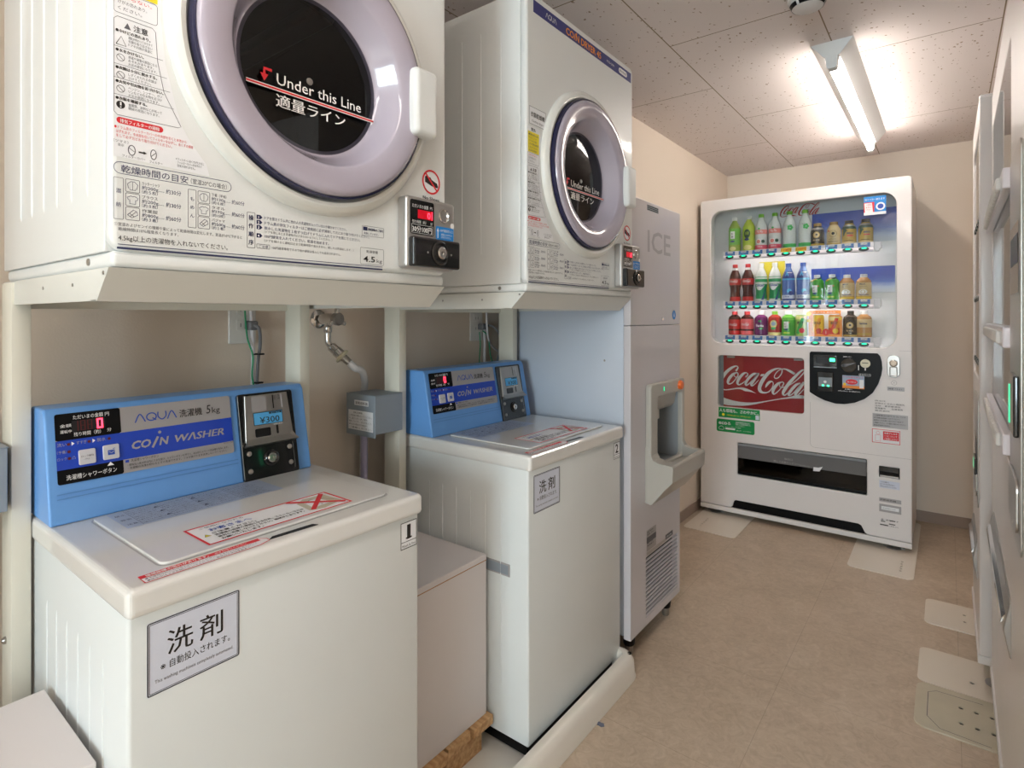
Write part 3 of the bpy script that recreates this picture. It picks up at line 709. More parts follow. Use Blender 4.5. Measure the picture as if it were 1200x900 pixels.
    # coin unit
    h = D().box(.481, .617, -.030, .0, 1.245, 1.388, 'silver', .008, 4)
    cu = h.build('coin_unit', t, label='silver and black coin unit')
    C1 = Frame((0, -.0302, 0), (1, 0, 0), (0, 0, 1)); q = D()
    q.rect(C1, .489, 1.3125, .5535, 1.3805, 'black_gloss', .0004, .005)
    q.text(C1, 'ただいまの金額', .4945, 1.3655, .0080, 'ink_white', .043); q.text(C1, '円', .5425, 1.3655, .0072, 'ink_white')
    q.rect(C1, .509, 1.3445, .5495, 1.3620, 'led_panel', .0006); q.text(C1, '0', .5345, 1.3465, .0175, 'led_on', .0085, d=.0012); q.rect(C1, .5470, 1.3450, .5485, 1.3615, 'led_on', .0012)
    q.text(C1, '残り時間（約）', .4945, 1.3345, .0072, 'ink_white', .037); q.text(C1, '分', .5430, 1.3345, .0068, 'ink_white')
    q.ring(C1, .4925, 1.3150, .5505, 1.3320, .0006, 'ink_white', .0007); q.text(C1, '30分100円', .4945, 1.3180, .0138, 'ink_white', .053, bold=.015)
    q.build('display', cu, label='black display with glowing red zero')
    q = D(); q.lathe([(.0145, 0), (.0145, .0022), (.0125, .003), (.0112, .0008), (.0100, -.002), (0, -.006)], 'chrome', (.581, -.0302, 1.3585), (0, -1, 0), 32); q.build('coin_slot', cu)
    q = D(); q.rect(C1, .5590, 1.3085, .6110, 1.3355, 'sticker_blue', .0004, .003); q.rect(C1, .5635, 1.3115, .5655, 1.3255, 'ink_white'  , .0007); q.poly(C1, [(.5615, 1.3250), (.5675, 1.3250), (.5645, 1.3325)], 'ink_white', .0007)
    q.text(C1, '100円硬貨投入口', .571, 1.3255, .0064, 'ink_white', .037); q.text(C1, '硬貨は入れすぎると', .574, 1.3180, .0048, 'ink_white', .033); q.text(C1, '返却されません。', .574, 1.3125, .0048, 'ink_white', .029)
    q.disc(C1, .607, 1.3405, .0058, 'ink_white', .0006); q.build('coin_slot_label', cu, label='blue sticker with a white arrow')
    q = D().box(.485, .6165, -.046, -.028, 1.248, 1.3065, 'black_gloss', .005, 4); q.build('cash_box_door', cu, label='glossy black cash box door')
    q = D(); q.lathe([(.0245, 0), (.0245, .002), (.0215, .0045), (.0185, .0045), (.0165, .001), (.0125, .001)], 'black_gloss', (.556, -.046, 1.278), (0, -1, 0), 36)
    q.lathe([(.0125, -.001), (.0125, .007), (.0100, .009), (.0045, .009), (.004, .006), (0, .006)], 'chrome', (.556, -.046, 1.278), (0, -1, 0), 32); q.rect(Frame((0, -.0525, 0), (1, 0, 0), (0, 0, 1)), .5553, 1.2755, .5567, 1.2805, 'black')
    for u in (.522, .588): q.lathe([(.0022, 0), (.0015, .001), (0, .001)], 'steel', (u, -.046, 1.277), (0, -1, 0), 10)
    q.build('cash_box_lock', cu)
    return t
coin_dryer((-.82, .25, 1.212), 'white coin dryer nearest the viewer, its big door cut by the top of the photo')
coin_dryer((-.82, 1.122, 1.212), 'white coin dryer farther along, beside the ice dispenser, navy header band visible')

def dryer_stand(loc, label):
    t = thing('dryer_stand', label, 'dryer stand', loc, R(90), 'cream wall stands under the dryers')
    s = D(); s.prism([(.004, 1.2145), (.05, 1.171), (.075, 1.171), (.075, 1.1735), (.051, 1.1735), (.010, 1.2145)], .0, .62, 'x', 'skirt_cream', .0006)
    s.build('front_skirt', t)
    for u0, u1 in ((0, .003), (.617, .62)):
        s = D(); s.prism([(.008, 1.2145), (.0525, 1.1712), (.56, 1.1712), (.56, 1.2145)], u0, u1, 'x', 'skirt_cream', .0004)
        ux = u0 if u0 == 0 else u1; ax = (-1, 0, 0) if u0 == 0 else (1, 0, 0)
        for y in (.022, .15, .30): s.lathe([(.0028, 0), (.0028, .001)], 'steel', (ux, y, 1.196 if y > .03 else 1.208), ax, 10, True, (False, True))
        s.build('side_rail', t)
    s = D(); s.box(.003, .617, .02, .56, 1.2115, 1.2148, 'skirt_cream'); s.build('shelf_plate', t)
    z0 = 1.215 - 1.212 / DS
    for u0 in (-.004, .572):
        w, dp, th = .028, .07, .004
        s = D(); s.prism([(u0, .484), (u0 + w, .484), (u0 + w, .484 + th), (u0 + th, .484 + th), (u0 + th, .484 + dp - th), (u0 + w, .484 + dp - th), (u0 + w, .484 + dp), (u0, .484 + dp)], z0, 1.212, 'z', 'post_cream', .0008)
        for z in (.36, .55, .86): s.lathe([(.0065, 0), (.0065, .003), (.004, .006), (0, .006)], 'steel', (u0, .525, z), (-1, 0, 0), 12)
        s.build('post', t)
    s = D(); s.box(.026, .572, .545, .552, 1.165, 1.205, 'post_cream', .001); s.build('back_rail', t)
    return t
dryer_stand((-.82, .25, 1.212), 'cream steel stand with sloped skirt under the nearest dryer')
dryer_stand((-.82, 1.122, 1.212), 'cream steel stand with sloped skirt under the farther dryer')

# ------------------------------------------------------------------ coin washers
WS = .977
def W(): return MB(WS)
def coin_washer(loc, label, number):
    t = thing('coin_washer', label, 'washing machine', loc, R(90), 'coin washers under the dryers')
    b = W(); b.box(.0, .525, .008, .50, .021, .752, 'washer_white', .006, 3)
    for y in (.10, .155, .21, .265, .32, .375):
        for u in (0, .525): b.lathe([(.0, 0), (.0017, .01), (.0017, .50), (0, .51)], 'washer_white', (u, y, .15), n=8)
    b.build('body', t)
    for u, sg in ((0, -1), (.525, 1)):
        g = W(); F = Frame((u, 0, 0), (0, sg, 0), (0, 0, 1)) if False else None
        x0, x1 = (u - .0012, u + .004) if sg < 0 else (u - .004, u + .0012)
        g.box(x0, x1, .068, .19, .452, .486, 'silver_label', .001); x2, x3 = (x0 - .0004, x1) if sg < 0 else (x0, x1 + .0004)
        g.box(x2, x3, .074, .184, .456, .482, 'box_grey', .001); g.build('side_grip', t, label='grey side grip, recess shade put into the darker grey')  # raised box, its darker grey stands for shade inside the recess
    k = W(); k.box(.012, .49, .02, .38, -.014, .023, 'black', .004)
    for u in (.03, .41):
        for y in (.03, .30): k.box(u, u + .055, y, y + .055, -.0208, -.010, 'black', .003)
    k.build('base', t, label='black plastic base')
    ld = W().box(-.004, .529, -.002, .488, .744, .7855, 'lid_cream', .010, 5); ld.build('top_frame', t)
    TOP = Frame((0, 0, .7855), (1, 0, 0), (0, 1, 0))
    lp = W(); lp.plate(rrect_pts(.057, .047, .478, .352, .014), [], 0, .0042, 'lid_cream', .0018, TOP, 3)
    lp.ring(TOP, .0535, .0435, .4815, .3555, .003, 'silver_label', .0004, .017)
    lid = lp.build('lid', t, label='glossy cream lid')
    LT = Frame((0, 0, .7899), (1, 0, 0), (0, 1, 0))
    s = W(); s.prism([(.206, .0185), (.293, .0135), (.288, .0245), (.215, .0270)], .7840, .7862, 'z', 'black'); s.build('finger_slot_shade', t)  # black wedge laid on the frame for the shade inside the slot
    # printed blue instruction strip on the lid (reads from the front)
    q = W(); q.rect(LT, .078, .243, .362, .348, 'paper_blue', .0002, .002)
    for r_ in range(9):
        for c_, (a, w) in enumerate(((.105, .048), (.158, .05), (.214, .06), (.280, .06))):
            q.text(LT, ['洗濯物を入れてフタを閉じてください', 'コインを入れると運転します', '水量を合わせてください', '脱水が終わったら取り出してください'][(r_ + c_) % 4], a, .250 + r_ * .0105, .0062, 'ink_navy', w - .004 * ((r_ + c_) % 3))
    for i in range(3):
        q.text(LT, '注意警告禁止'[2 * i:2 * i + 2], .083, .258 + i * .03, .009, 'ink_navy', .017)
        for j in range(2): q.poly(LT, [(.146 + .066 * j, .262 + i * .03), (.156 + .066 * j, .262 + i * .03), (.151 + .066 * j, .271 + i * .03)], 'ink_navy', .0006)
    for a in (.103, .156, .212, .277): q.rect(LT, a, .246, a + .0006, .345, 'ink_navy', .0005)
    q.build('instruction_label', lid, label='blue strip of small print')
    q = W(); q.rect(LT, .129, .060, .400, .155, 'paper', .0002); q.ring(LT, .129, .060, .400, .155, .0042, 'ink_red', .0005)
    q.text(LT, 'ご使用になられる', .149, .139, .0085, 'ink_grey', .075); q.text(LT, 'お客さまへ', .158, .1195, .0150, 'logo_blue', .072, bold=.03)
    q.poly(LT, [(.140, .098), (.150, .098), (.145, .109)], 'ink_yellow', .0006); q.stroke(LT, [(.140, .098), (.150, .098), (.145, .109)], .0008, 'ink', closed=True, d=.0008)
    for i, (l, w) in enumerate((('ご注意ください。', .075), ('洗濯機の故障の原因になるため、スニーカーなどは', .16), ('絶対に洗濯しないでください。機械がとまります。', .155), ('お願いいたします。', .07))): q.text(LT, l, .155, .1045 - i * .0115, .0088, 'ink', w, bold=.01)
    q.poly(LT, [(.318, .078), (.345, .070), (.392, .084), (.388, .142), (.345, .146), (.322, .128)], 'plate_worn', .0004); q.poly(LT, [(.330, .085), (.372, .09), (.368, .13), (.335, .126)], 'paper', .0006)
    q.text(LT, 'くつ', .335, .090, .014, 'ink', .022); q.stroke(LT, [(.335, .118), (.352, .132), (.374, .12), (.385, .10)], .001, 'ink', d=.0007)
    q.stroke(LT, [(.313, .150), (.392, .072)], .0095, 'ink_red', d=.0010); q.stroke(LT, [(.324, .076), (.386, .146)], .0095, 'ink_red', d=.0012)
    q.build('shoe_warning_label', lid, label='red bordered label with a red cross')
    # red caution strip lies across the frame and turns over towards the front
    T2 = Frame((0, 0, .7857), (1, 0, 0), (0, 1, 0))
    q = W(); q.poly(T2, [(.022, .0085), (.185, .0085), (.205, .016), (.205, .026), (.196, .036), (.022, .036)], 'paper', .0002)
    q.stroke(T2, [(.022, .0085), (.185, .0085), (.205, .016), (.205, .026), (.196, .036), (.022, .036)], .0018, 'ink_red', closed=True)
    q.rect(T2, .022, .026, .195, .0365, 'ink_red', .0004); q.text(T2, '機械故障の恐れがあります。', .030, .0282, .0082, 'ink_white', .085, bold=.01); q.text(T2, '必ずお守りください', .124, .0285, .0070, 'ink_white', .05)
    for i in range(2): q.text(T2, ['●洗濯物以外のものを入れないでください。フタの上に物を置かないで', '●脱水中はフタを開けないでください。異常のときは係員まで'][i], .026, .0192 - i * .0075, .0056, 'ink_grey', .16 - .015 * i)
    q.build('caution_strip', t, label='red caution strip')
    # console: slanted blue housing at the back
    c = W(); c.prism([(.362, .786), (.399, .975), (.408, .985), (.478, .985), (.486, .978), (.486, .786)], 0, .505, 'x', 'console_blue', .004, 3)
    con = c.build('console', t, label='blue control console')
    e = Vector((0, .037, .195)); CF = Frame((0, .362 - .0012, .790), (1, 0, 0), e)       # v runs 0..1 up the slope
    def vr(q, u0, v0, u1, v1, m, d=.0004, r=0): q.poly(CF, rrect_pts(u0, v0, u1, v1, 0), m, d)
    q = W(); K = .195
    CS = Frame(CF.O, CF.ex, e.normalized()); L = e.length
    q.rect(CS, .014, .328 * L, .323, .952 * L, 'silver_label', .0002, .005)
    q.rect(CS, .014, .455 * L, .323, .712 * L, 'stripe_blue', .0004)
    q.rect(CS, .014, .712 * L, .1145, .952 * L, 'black', .0005, .004); q.rect(CS, .014, .328 * L, .1145, .455 * L, 'black', .0005, .004)
    q.rect(CS, .014, .72 * L, .1145, .76 * L, 'black', .00045); q.rect(CS, .014, .43 * L, .1145, .455 * L, 'black', .00045)
    aqua_logo(q, CS, .139, .792 * L, .074 * L, .0735, 'logo_blue', .0022)
    q.text(CS, '洗濯機', .219, .790 * L, .0170, 'ink', .044, bold=.008); q.text(CS, '5', .2715, .788 * L, .0255, 'ink', .0095, shear=.15); q.text(CS, 'kg', .2835, .788 * L, .0175, 'ink', .0165)
    q.text(CS, 'CO', .130, .540 * L, .0205, 'silver_label', .0335, bold=.035, shear=.22); q.stroke(CS, [(.1655, .525 * L), (.1765, .625 * L)], .0042, 'silver_label'); q.disc(CS, .1800, .665 * L, .0030, 'silver_label', .0006, n=12)
    q.text(CS, 'N', .1775, .540 * L, .0205, 'silver_label', .0185, bold=.035, shear=.22); q.text(CS, 'WΛSHER', .2075, .540 * L, .0205, 'silver_label', .0965, bold=.035, shear=.22)
    q.rect(CS, .118, .4225 * L, .124, .447 * L, 'stripe_blue', .0005); q.text(CS, '洗濯槽シャワーボタン', .127, .4235 * L, .0058, 'ink', .048)
    q.text(CS, '・硬貨投入後10秒以内にフタを開け、シャワーボタンを押すと、約20秒シャワーで洗濯槽を洗浄します。', .121, .388 * L, .0050, 'ink', .19); q.text(CS, '・洗濯機の洗浄が終わるとすぐ洗濯できます。フタを開けたまま洗浄しないでください。', .121, .357 * L, .0050, 'ink', .186)
    q.text(CS, 'MCW-C50', .302, .437 * L, .0038, 'ink_grey', .019)
    q.text(CS, 'ただいまの金額', .041, .893 * L, .0085, 'ink_white', .046); q.text(CS, '円', .090, .893 * L, .0080, 'ink_white')
    q.text(CS, '金額', .0215, .830 * L, .0062, 'ink_white', .0165); q.text(CS, '運転中', .0215, .778 * L, .0062, 'ink_white', .0165); q.text(CS, '残り時間（約）', .041, .739 * L, .0080, 'ink_white', .041); q.text(CS, '分', .092, .745 * L, .0075, 'ink_white')
    for i, (a, b_) in enumerate((('洗い', .016), ('すすぎ', .044), ('脱水', .075))): q.text(CS, a, b_, .664 * L, .0068, 'silver_label', .0135 if i != 1 else .0155)
    for a in (.0368, .0682): q.poly(CS, [(a, .658 * L), (a + .0045, .676 * L), (a, .694 * L)], 'ink_white', .0007)
    q.text(CS, '（予備）', .0155, .600 * L, .0060, 'silver_label', .0135); q.text(CS, 'ロック', .0155, .540 * L, .0060, 'silver_label', .0135); q.text(CS, '凸', .0368, .538 * L, .0060, 'silver_label')
    q.text(CS, '洗濯槽シャワーボタン', .0265, .362 * L, .0098, 'ink_white', .077); q.poly(CS, [(.0885, .424 * L), (.0995, .424 * L), (.094, .458 * L)], 'ink_white', .0007)
    for k_, (a, b_) in enumerate(((.0325, .674), (.0630, .674), (.0942, .674), (.0325, .608), (.0325, .548))): q.disc(CS, a, b_ * L, .0026, 'led_off', .0009, n=14)
    q.build('console_label', con, label='silver, blue and black label reading COIN WASHER')
    q = W(); q.rect(CS, .0385, .782 * L, .0895, .878 * L, 'drum_dark', .0008)
    for i in range(3):
        a = .044 + i * .0105
        for (x0, y0, x1, y1) in ((0, .086, .0075, .090), (0, .043, .0075, .047), (0, 0, .0075, .004), (0, 0, .0014, .045), (0, .045, .0014, .09), (.0061, 0, .0075, .045), (.0061, .045, .0075, .09)):
            if i == 0 and x0 < .006: continue
            q.rect(CS, a + x0 - .003, (.785 + y0) * L, a + x1 - .003, (.785 + y1) * L, 'led_off', .0010)
    z0u = .0762
    for (x0, y0, x1, y1) in ((0, .077, .0098, .0905), (0, -.002, .0098, .0115), (0, 0, .0028, .0885), (.0070, 0, .0098, .0885)):
        q.rect(CS, z0u + x0, (.785 + y0) * L, z0u + x1, (.785 + y1) * L, 'led_on', .0014)
    q.build('display', con, label='dark display with a glowing red zero')
    for a, b_ in ((.0585, .541), (.0955, .549)):
        q = W(); q.plate(rrect_pts(a - .013, b_ * L - .0134, a + .013, b_ * L + .0134, .003), [], .0004, .004, 'button_grey', .0012, CS)
        G2 = Frame(CS.pt(0, 0, .0042), CS.ex, CS.ey)
        if a < .07: q.text(G2, 'ロック解除', a, b_ * L, .0042, 'ink', .019, 'C'); q.text(G2, '―停止―', a, b_ * L - .005, .0032, 'ink_grey', .014, 'C')
        else: q.rect(G2, a - .0058, b_ * L - .0055, a + .0052, b_ * L + .0035, 'logo_blue'); q.stroke(G2, [(a + .002, b_ * L + .0055), (a + .006, b_ * L + .006)], .001, 'logo_blue'); q.stroke(G2, [(a - .0045, b_ * L + .001), (a, b_ * L - .002), (a + .004, b_ * L + .001)], .0008, 'button_grey', d=.0008)
        q.build('push_button', con, label='lock release button' if a < .07 else 'blue shower button')
    q = W()
    for b_ in (.245, .205): q.rect(CS, .012, b_ * L - .0009, .33, b_ * L + .0009, 'console_groove', .0003)
    q.build('groove', con)
    # coin unit set in the console
    q = W(); q.plate(rrect_pts(.337, -.02 * L, .469, .948 * L, .006), [], -.004, .006, 'black_gloss', .002, CS); cu = q.build('coin_unit', con, label='chrome and black coin unit')
    q = W(); q.plate([(.345, .405 * L), (.460, .405 * L), (.453, .922 * L), (.351, .922 * L)], [], .0055, .0105, 'steel', .0015, CS)
    # sloping chrome lip along the bottom of the plate
    vs = [CS.pt(.343, .365 * L, .021), CS.pt(.467, .365 * L, .021), CS.pt(.460, .43 * L, .0106), CS.pt(.347, .43 * L, .0106), CS.pt(.343, .350 * L, .006), CS.pt(.467, .350 * L, .006)]
    q.add(vs, [(0, 1, 2, 3), (4, 5, 1, 0), (5, 2, 1), (4, 0, 3)], 'steel')
    q.add([CS.pt(.446, .405 * L, .0108), CS.pt(.4640, .372 * L, .0195), CS.pt(.4575, .465 * L, .0108)], [(0, 1, 2)], 'steel')
    G3 = Frame(CS.pt(0, 0, .0107), CS.ex, CS.ey)
    q.rect(G3, .3645, .735 * L, .3995, .905 * L, 'silver_label', .0004, .004)
    for i in range(4): q.rect(G3, .4195 + i * .0036, .845 * L, .4215 + i * .0036, .905 * L, 'chrome', .001)
    q.rect(G3, .4150, .750 * L, .4175, .905 * L, 'black', .0004); q.rect(G3, .4360, .750 * L, .4385, .905 * L, 'button_grey', .0004)
    q.build('coin_plate', cu, label='brushed steel plate')
    q = W(); q.rect(G3, .3665, .578 * L, .4365, .722 * L, 'price_blue', .0004); q.ring(G3, .3665, .578 * L, .4365, .722 * L, .0011, 'ink', .0006); q.text(G3, '¥300', .4045, .595 * L, .0192, 'ink', .047, 'C', bold=.005)
    q.rect(G3, .404, .690 * L, .434, .713 * L, 'ink', .0007); q.text(G3, '投入金額', .408, .6925 * L, .0034, 'price_blue', .022, d=.0011); q.build('price_label', cu, label='blue label reading 300 yen')
    q = W(); q.rect(G3, .3680, .445 * L, .4045, .540 * L, 'black_gloss', .0004, .003); q.rect(G3, .4185, .452 * L, .4235, .555 * L, 'black_gloss', .0004, .0025); q.text(G3, '返却', .412, .558 * L, .0040, 'ink_white', .022); q.build('coin_slot', cu)
    q = W(); G4 = Frame(CS.pt(0, 0, .0062), CS.ex, CS.ey); nrm = tuple(G4.n)
    for a, b_ in ((.352, .280), (.449, .280), (.352, .085), (.449, .098)): W().lathe([(.0058, 0), (.0054, .0016), (.003, .0028), (0, .003)], 'steel', G4.pt(a, b_ * L), nrm, 18).build('screw', cu)
    q.lathe([(.0185, 0), (.0185, .002), (.015, .004), (.0105, .002)], 'black_gloss', G4.pt(.402, .195 * L), nrm, 32); q.lathe([(.0105, 0), (.0105, .006), (.008, .008), (.003, .008), (.0025, .005), (0, .005)], 'chrome', G4.pt(.402, .195 * L), nrm, 28)
    q.build('cash_box_lock', cu, label='chrome lock')
    W().stroke(G4, [(.4575, .03 * L), (.4585, .10 * L), (.4575, .33 * L)], .0012, 'chrome', smooth=4).build('edge_trim', cu)
    # front stickers
    FB = Frame((0, .008, 0), (1, 0, 0), (0, 0, 1)); q = W()
    q.rect(FB, .023, .627, .151, .729, 'paper_lilac', .0003, .003); q.ring(FB, .0235, .6275, .1505, .7285, .0015, 'ink', .0006, .003); q.ring(FB, .0262, .6302, .1478, .7258, .0007, 'ink', .0006, .001)
    q.text(FB, '洗', .049, .6775, .0370, 'ink', .034, bold=.008); q.text(FB, '剤', .0925, .6775, .0370, 'ink', .033, bold=.008)
    q.text(FB, '自動投入されます。', .052, .6575, .0125, 'ink', .084); q.text(FB, '※', .040, .6575, .0125, 'ink'); q.text(FB, 'This washing machineis completely automated.', .033, .6425, .0068, 'ink_grey', .108)
    q.build('detergent_sticker', t, label='pale sticker with large black characters')
    q = W(); q.rect(FB, .476, .681, .519, .735, 'paper', .0003); q.ring(FB, .476, .681, .519, .735, .0015, 'ink', .0006); q.rect(FB, .4765, .6945, .5185, .6957, 'ink', .0006)
    q.text(FB, number, .4975, .7005, .0400, 'ink', .0095 if number == '1' else .019, 'C', bold=.02); 
    if number == '1': q.rect(FB, .4895, .7005, .5055, .7035, 'ink', .0007)
    q.text(FB, 'Wash & Dry', .4975, .6850, .0066, 'ink', .036, 'C'); q.build('number_sticker', t, label='sticker with the number ' + number)
    return t
coin_washer((-.84, .278, .0265), 'white coin washer with blue console nearest the viewer, number 1 sticker', '1')
coin_washer((-.84, 1.168, .0265), 'white coin washer with blue console farther along, number 2 sticker', '2')
# ------------------------------------------------------------------ pan, pallet and white boxes round the washers
PX0, PX1, PY0, PY1 = -1.272, -.785, .80, 1.702
t = thing('washer_pan', 'cream plastic drip pan with raised rim under the farther washer', 'drip pan', (-1.09, 1.34, 0))
m = MB(origin=(-1.09, 1.34, 0)); F = Frame((0, 0, 0), (1, 0, 0), (0, 1, 0))
m.plate(rrect_pts(PX0, PY0, PX1, PY1, .05, 8), [], .0, .006, 'pan_cream', .001, F)
m.build('pan_floor', t)
m = MB(origin=(-1.09, 1.34, 0))
prof = [(0, 0), (.004, .052), (.014, .067), (.026, .072), (.040, .070), (.047, .060), (.050, .006)]     # rim section, from the outer foot inwards
base = rrect_pts(PX0, PY0, PX1, PY1, .055, 8); vs = []; n = len(base); cx, cy = (PX0 + PX1) / 2, (PY0 + PY1) / 2
for k, (ins, z) in enumerate(prof):
    for (x, y) in rrect_pts(PX0 + ins, PY0 + ins, PX1 - ins, PY1 - ins, max(.055 - ins, .006), 8): vs.append((x, y, z if x > -.9 else min(z, .040)))
fs = [(k * n + i, k * n + (i + 1) % n, (k + 1) * n + (i + 1) % n, (k + 1) * n + i) for k in range(len(prof) - 1) for i in range(n)]
m.add(vs, fs, 'pan_cream', True)
m.lathe([(.006, 0), (.005, -.004), (0, -.005)], 'black', (PX1 - .024, PY1 - .035, .0725), (0, 0, 1), 14)
m.build('rim', t)

def white_box(x0, x1, y0, y1, z0, z1, label):
    t = thing('white_box', label, 'box', ((x0 + x1) / 2, (y0 + y1) / 2, z0), 0, None)
    O = ((x0 + x1) / 2, (y0 + y1) / 2, z0); th = .016
    b = MB(origin=O); b.box(x0, x1 - .0005, y0 + .0005, y1 - .0005, z0, z1 - th, 'board_white', .0008, 1); b.build('side_panels', t)
    l = MB(origin=O); l.box(x0, x1, y0, y1, z1 - th + .0008, z1, 'board_white', .0010, 1); l.box(x0 + .0008, x1 + .0003, y0 + .0002, y1 - .0002, z1 - th - .0004, z1 - th + .0016, 'board_edge'); l.build('top_panel', t)
    return t
white_box(-1.268, -.972, .822, 1.15, .096, .519, 'white board box on a wooden pallet between the two washers')
white_box(-1.18, -.93, -.12, .268, .0, .536, 'low white board box left of the nearest washer')
t = thing('wooden_pallet', 'small pale wooden pallet under the white box between the washers', 'pallet', (-1.16, .98, .006))
for i, (y0, y1) in enumerate(((1.083, 1.158), (.995, 1.076), (.918, .988), (.862, .91))):
    s = MB(origin=(-1.16, .98, .006)); s.box(-1.215, -.955 - .007 * (i % 2), y0, y1, .072, .0955, 'wood', .0015, 2); s.build('slat', t)
for x in (-1.02, -1.16):
    s = MB(origin=(-1.16, .98, .006)); s.box(x - .045, x + .045, 1.0, 1.135, .006, .0718, 'wood', .002, 2); s.build('block', t)
    s = MB(origin=(-1.16, .98, .006)); s.box(x - .045, x + .045,   .862, .93, .006, .0718, 'wood', .002, 2); s.build('block', t)
s = MB(); P = []
for k in range(11):
    a = 2 * PI * k / 11; r = .006 + .005 * random.random(); P.append((r * math.cos(a) * 1.5, r * math.sin(a)))
s.prism(P, 0, .002, 'z', 'debris_grey'); o = s.build('paint_chip', None, (-.775, 1.415, 0)); tag(o, 'small grey scrap lying on the floor by the drip pan', 'scrap')

# ------------------------------------------------------------------ wall services behind the washers
def control_box(loc, label):
    t = thing('control_box', label, 'junction box', loc)
    b = MB(); b.box(-.062, .066, .0, .098, .0, .108, 'box_grey', .0015, 2); b.box(-.060, .064, .002, .10, .1075, .1095, 'box_grey', .0006, 1); b.build('case', t)
    c = MB(); c.box(-.0645, .0665, -.003, .001, -.010, .109, 'box_grey', .001, 1); cv = c.build('cover', t)
    F = Frame((0, -.003, 0), (1, 0, 0), (0, 0, 1)); q = MB()
    q.rect(F, -.054, .006, .058, .062, 'paper'); q.rect(F, -.026, .077, .038, .092, 'paper'); q.text(F, '漏電遮断器', -.022, .0805, .009, 'ink', .056, bold=.02)
    q.text(F, '取扱注意事項', -.03, .053, .006, 'ink', .04)
    for i in range(5): q.text(F, ['必ず接地工事を行ってください。', '月に１度テストボタンを押して動作を', '確認してください。水をかけないこと。', '異常のときは電源を切り販売店まで', 'ご連絡ください。'][i], -.051, .044 - i * .0085, .0062, 'ink_grey', .104 - .02 * (i % 2))
    q.build('label', cv, label='white printed label')
    return t
control_box((-1.335, 1.022, .818), 'grey metal box with white label on the post between the washers')
control_box((-1.335, .141, .818), 'grey metal box at the left edge of the photo beside the first post')
s = MB().tube([(-1.37, 1.06, .822), (-1.37, 1.06, .70), (-1.372, 1.058, .55), (-1.38, 1.06, .30)], .0105, 'hose_lilac'); o = s.build('drain_hose', None); tag(o, 'lilac grey pipe running down from the grey metal box', 'pipe')

t = thing('water_tap', 'chrome wall tap with elbow spout behind the washers', 'tap', (XL, .965, 1.143))
s = MB(); s.lathe([(0, 0), (.027, 0), (.027, .004), (.020, .009), (.013, .010)], 'chrome', (0, 0, 0), (1, 0, 0), 28); s.build('wall_flange', t)
s = MB(); s.lathe([(.011, .006), (.011, .022), (.016, .026), (.0165, .060), (.014, .066), (.0135, .085)], 'chrome', (0, 0, 0), (1, 0, 0), 28); s.lathe([(.009, 0), (.012, -.012), (.012, -.026), (.0095, -.030)], 'chrome', (.048, 0, -.010), (0, 0, 1), 20); s.build('valve_body', t)
s = MB(); s.lathe([(.0135, .082), (.0185, .086), (.0185, .100), (.015, .104), (0, .105)], 'steel', (0, 0, 0), (1, 0, 0), 12)
for k in range(3):
    a = 2 * PI * k / 3 + PI / 2; s.box(.085, .099, -.006, .006, .010, .031, 'chrome', .004, 3, Matrix.Rotation(a - PI / 2, 4, 'X'))
s.build('handle', t)
s = MB(); s.tube([(.048, 0, -.036), (.048, 0, -.056), (.0485, .001, -.068), (.053, .006, -.078), (.058, .010, -.084)], .0088, 'chrome', 14); s.build('spout', t)
s = MB(); P0 = Vector((.052, .005, -.076)); AX = Vector((.55, .45, -.65)).normalized()
s.lathe([(.0095, 0), (.0135, .004), (.0135, .022), (.0155, .024), (.0155, .040), (.010, .044)], 'chrome', P0, AX, 22)
s.lathe([(.0155, .040), (.022, .043), (.022, .049), (.012, .052)], 'nylon_cream', P0, AX, 22); s.lathe([(.0110, .05), (.0118, .054), (.0105, .058), (.0118, .062), (.0105, .066), (.0112, .074), (.008, .076)], 'steel', P0, AX, 18)
s.build('hose_coupling', t, label='chrome and cream hose coupling')
p1 = Vector((XL, .965, 1.143)) + P0 + AX * .072
s = MB().tube([p1, p1 + AX * .025, (-1.362, 1.046, .990), (-1.388, 1.076, .955), (-1.412, 1.092, .922), (-1.424, 1.10, .87), (-1.428, 1.10, .6)], .0102, 'hose_white', 14); o = s.build('water_hose', None); tag(o, 'white rubber water hose curving down from the chrome tap', 'hose')

def outlet(y, z, label):
    t = thing('wall_outlet', label, 'power outlet', (XL, y, z))
    b = MB(); b.box(0, .007, -.036, .036, -.062, .062, 'plastic_white', .003, 3); b.build('cover_plate', t)
    for zz in (.026, -.014):
        s = MB(); s.box(.006, .0085, -.017, .017, zz - .014, zz + .014, 'plastic_white', .002, 2)
        for yy in (-.006, .006): s.box(.0082, .0088, yy - .0008, yy + .0008, zz - .005, zz + .005, 'black')
        s.build('socket', t)
    return t
outlet(.738, 1.142, 'white wall outlet behind the nearest washer console')
outlet(1.66, 1.118, 'white wall outlet behind the farther washer console')
def power_cord(name, plug, pts, label, tie=()):
    t = thing(name, label, 'power cord', plug); O = Vector(plug)
    s = MB(); s.box(.0, .030, -.012, .012, -.013, .011, 'cord_grey', .005, 3); s.build('plug', t)
    c = MB().tube([Vector(p) - O for p in pts], .0042, 'cord_grey'); c.build('cable', t)
    for z in tie:
        q = MB(); q.lathe([(.0085, -.0018), (.0098, -.0018), (.0098, .0018), (.0085, .0018)], 'black', Vector(z) - O, (0, 0, 1), 16); q.box(.006, .016, -.002, .012, -.0022, .0022, 'black', .001, 1, Matrix.Translation(Vector(z) - O)); q.build('zip_tie', t)
    return t
def wire(name, pts, r, m, label, cat='cable'):
    o = MB().tube(pts, r, m).build(name, None); tag(o, label, cat); return o
a = XL + .009
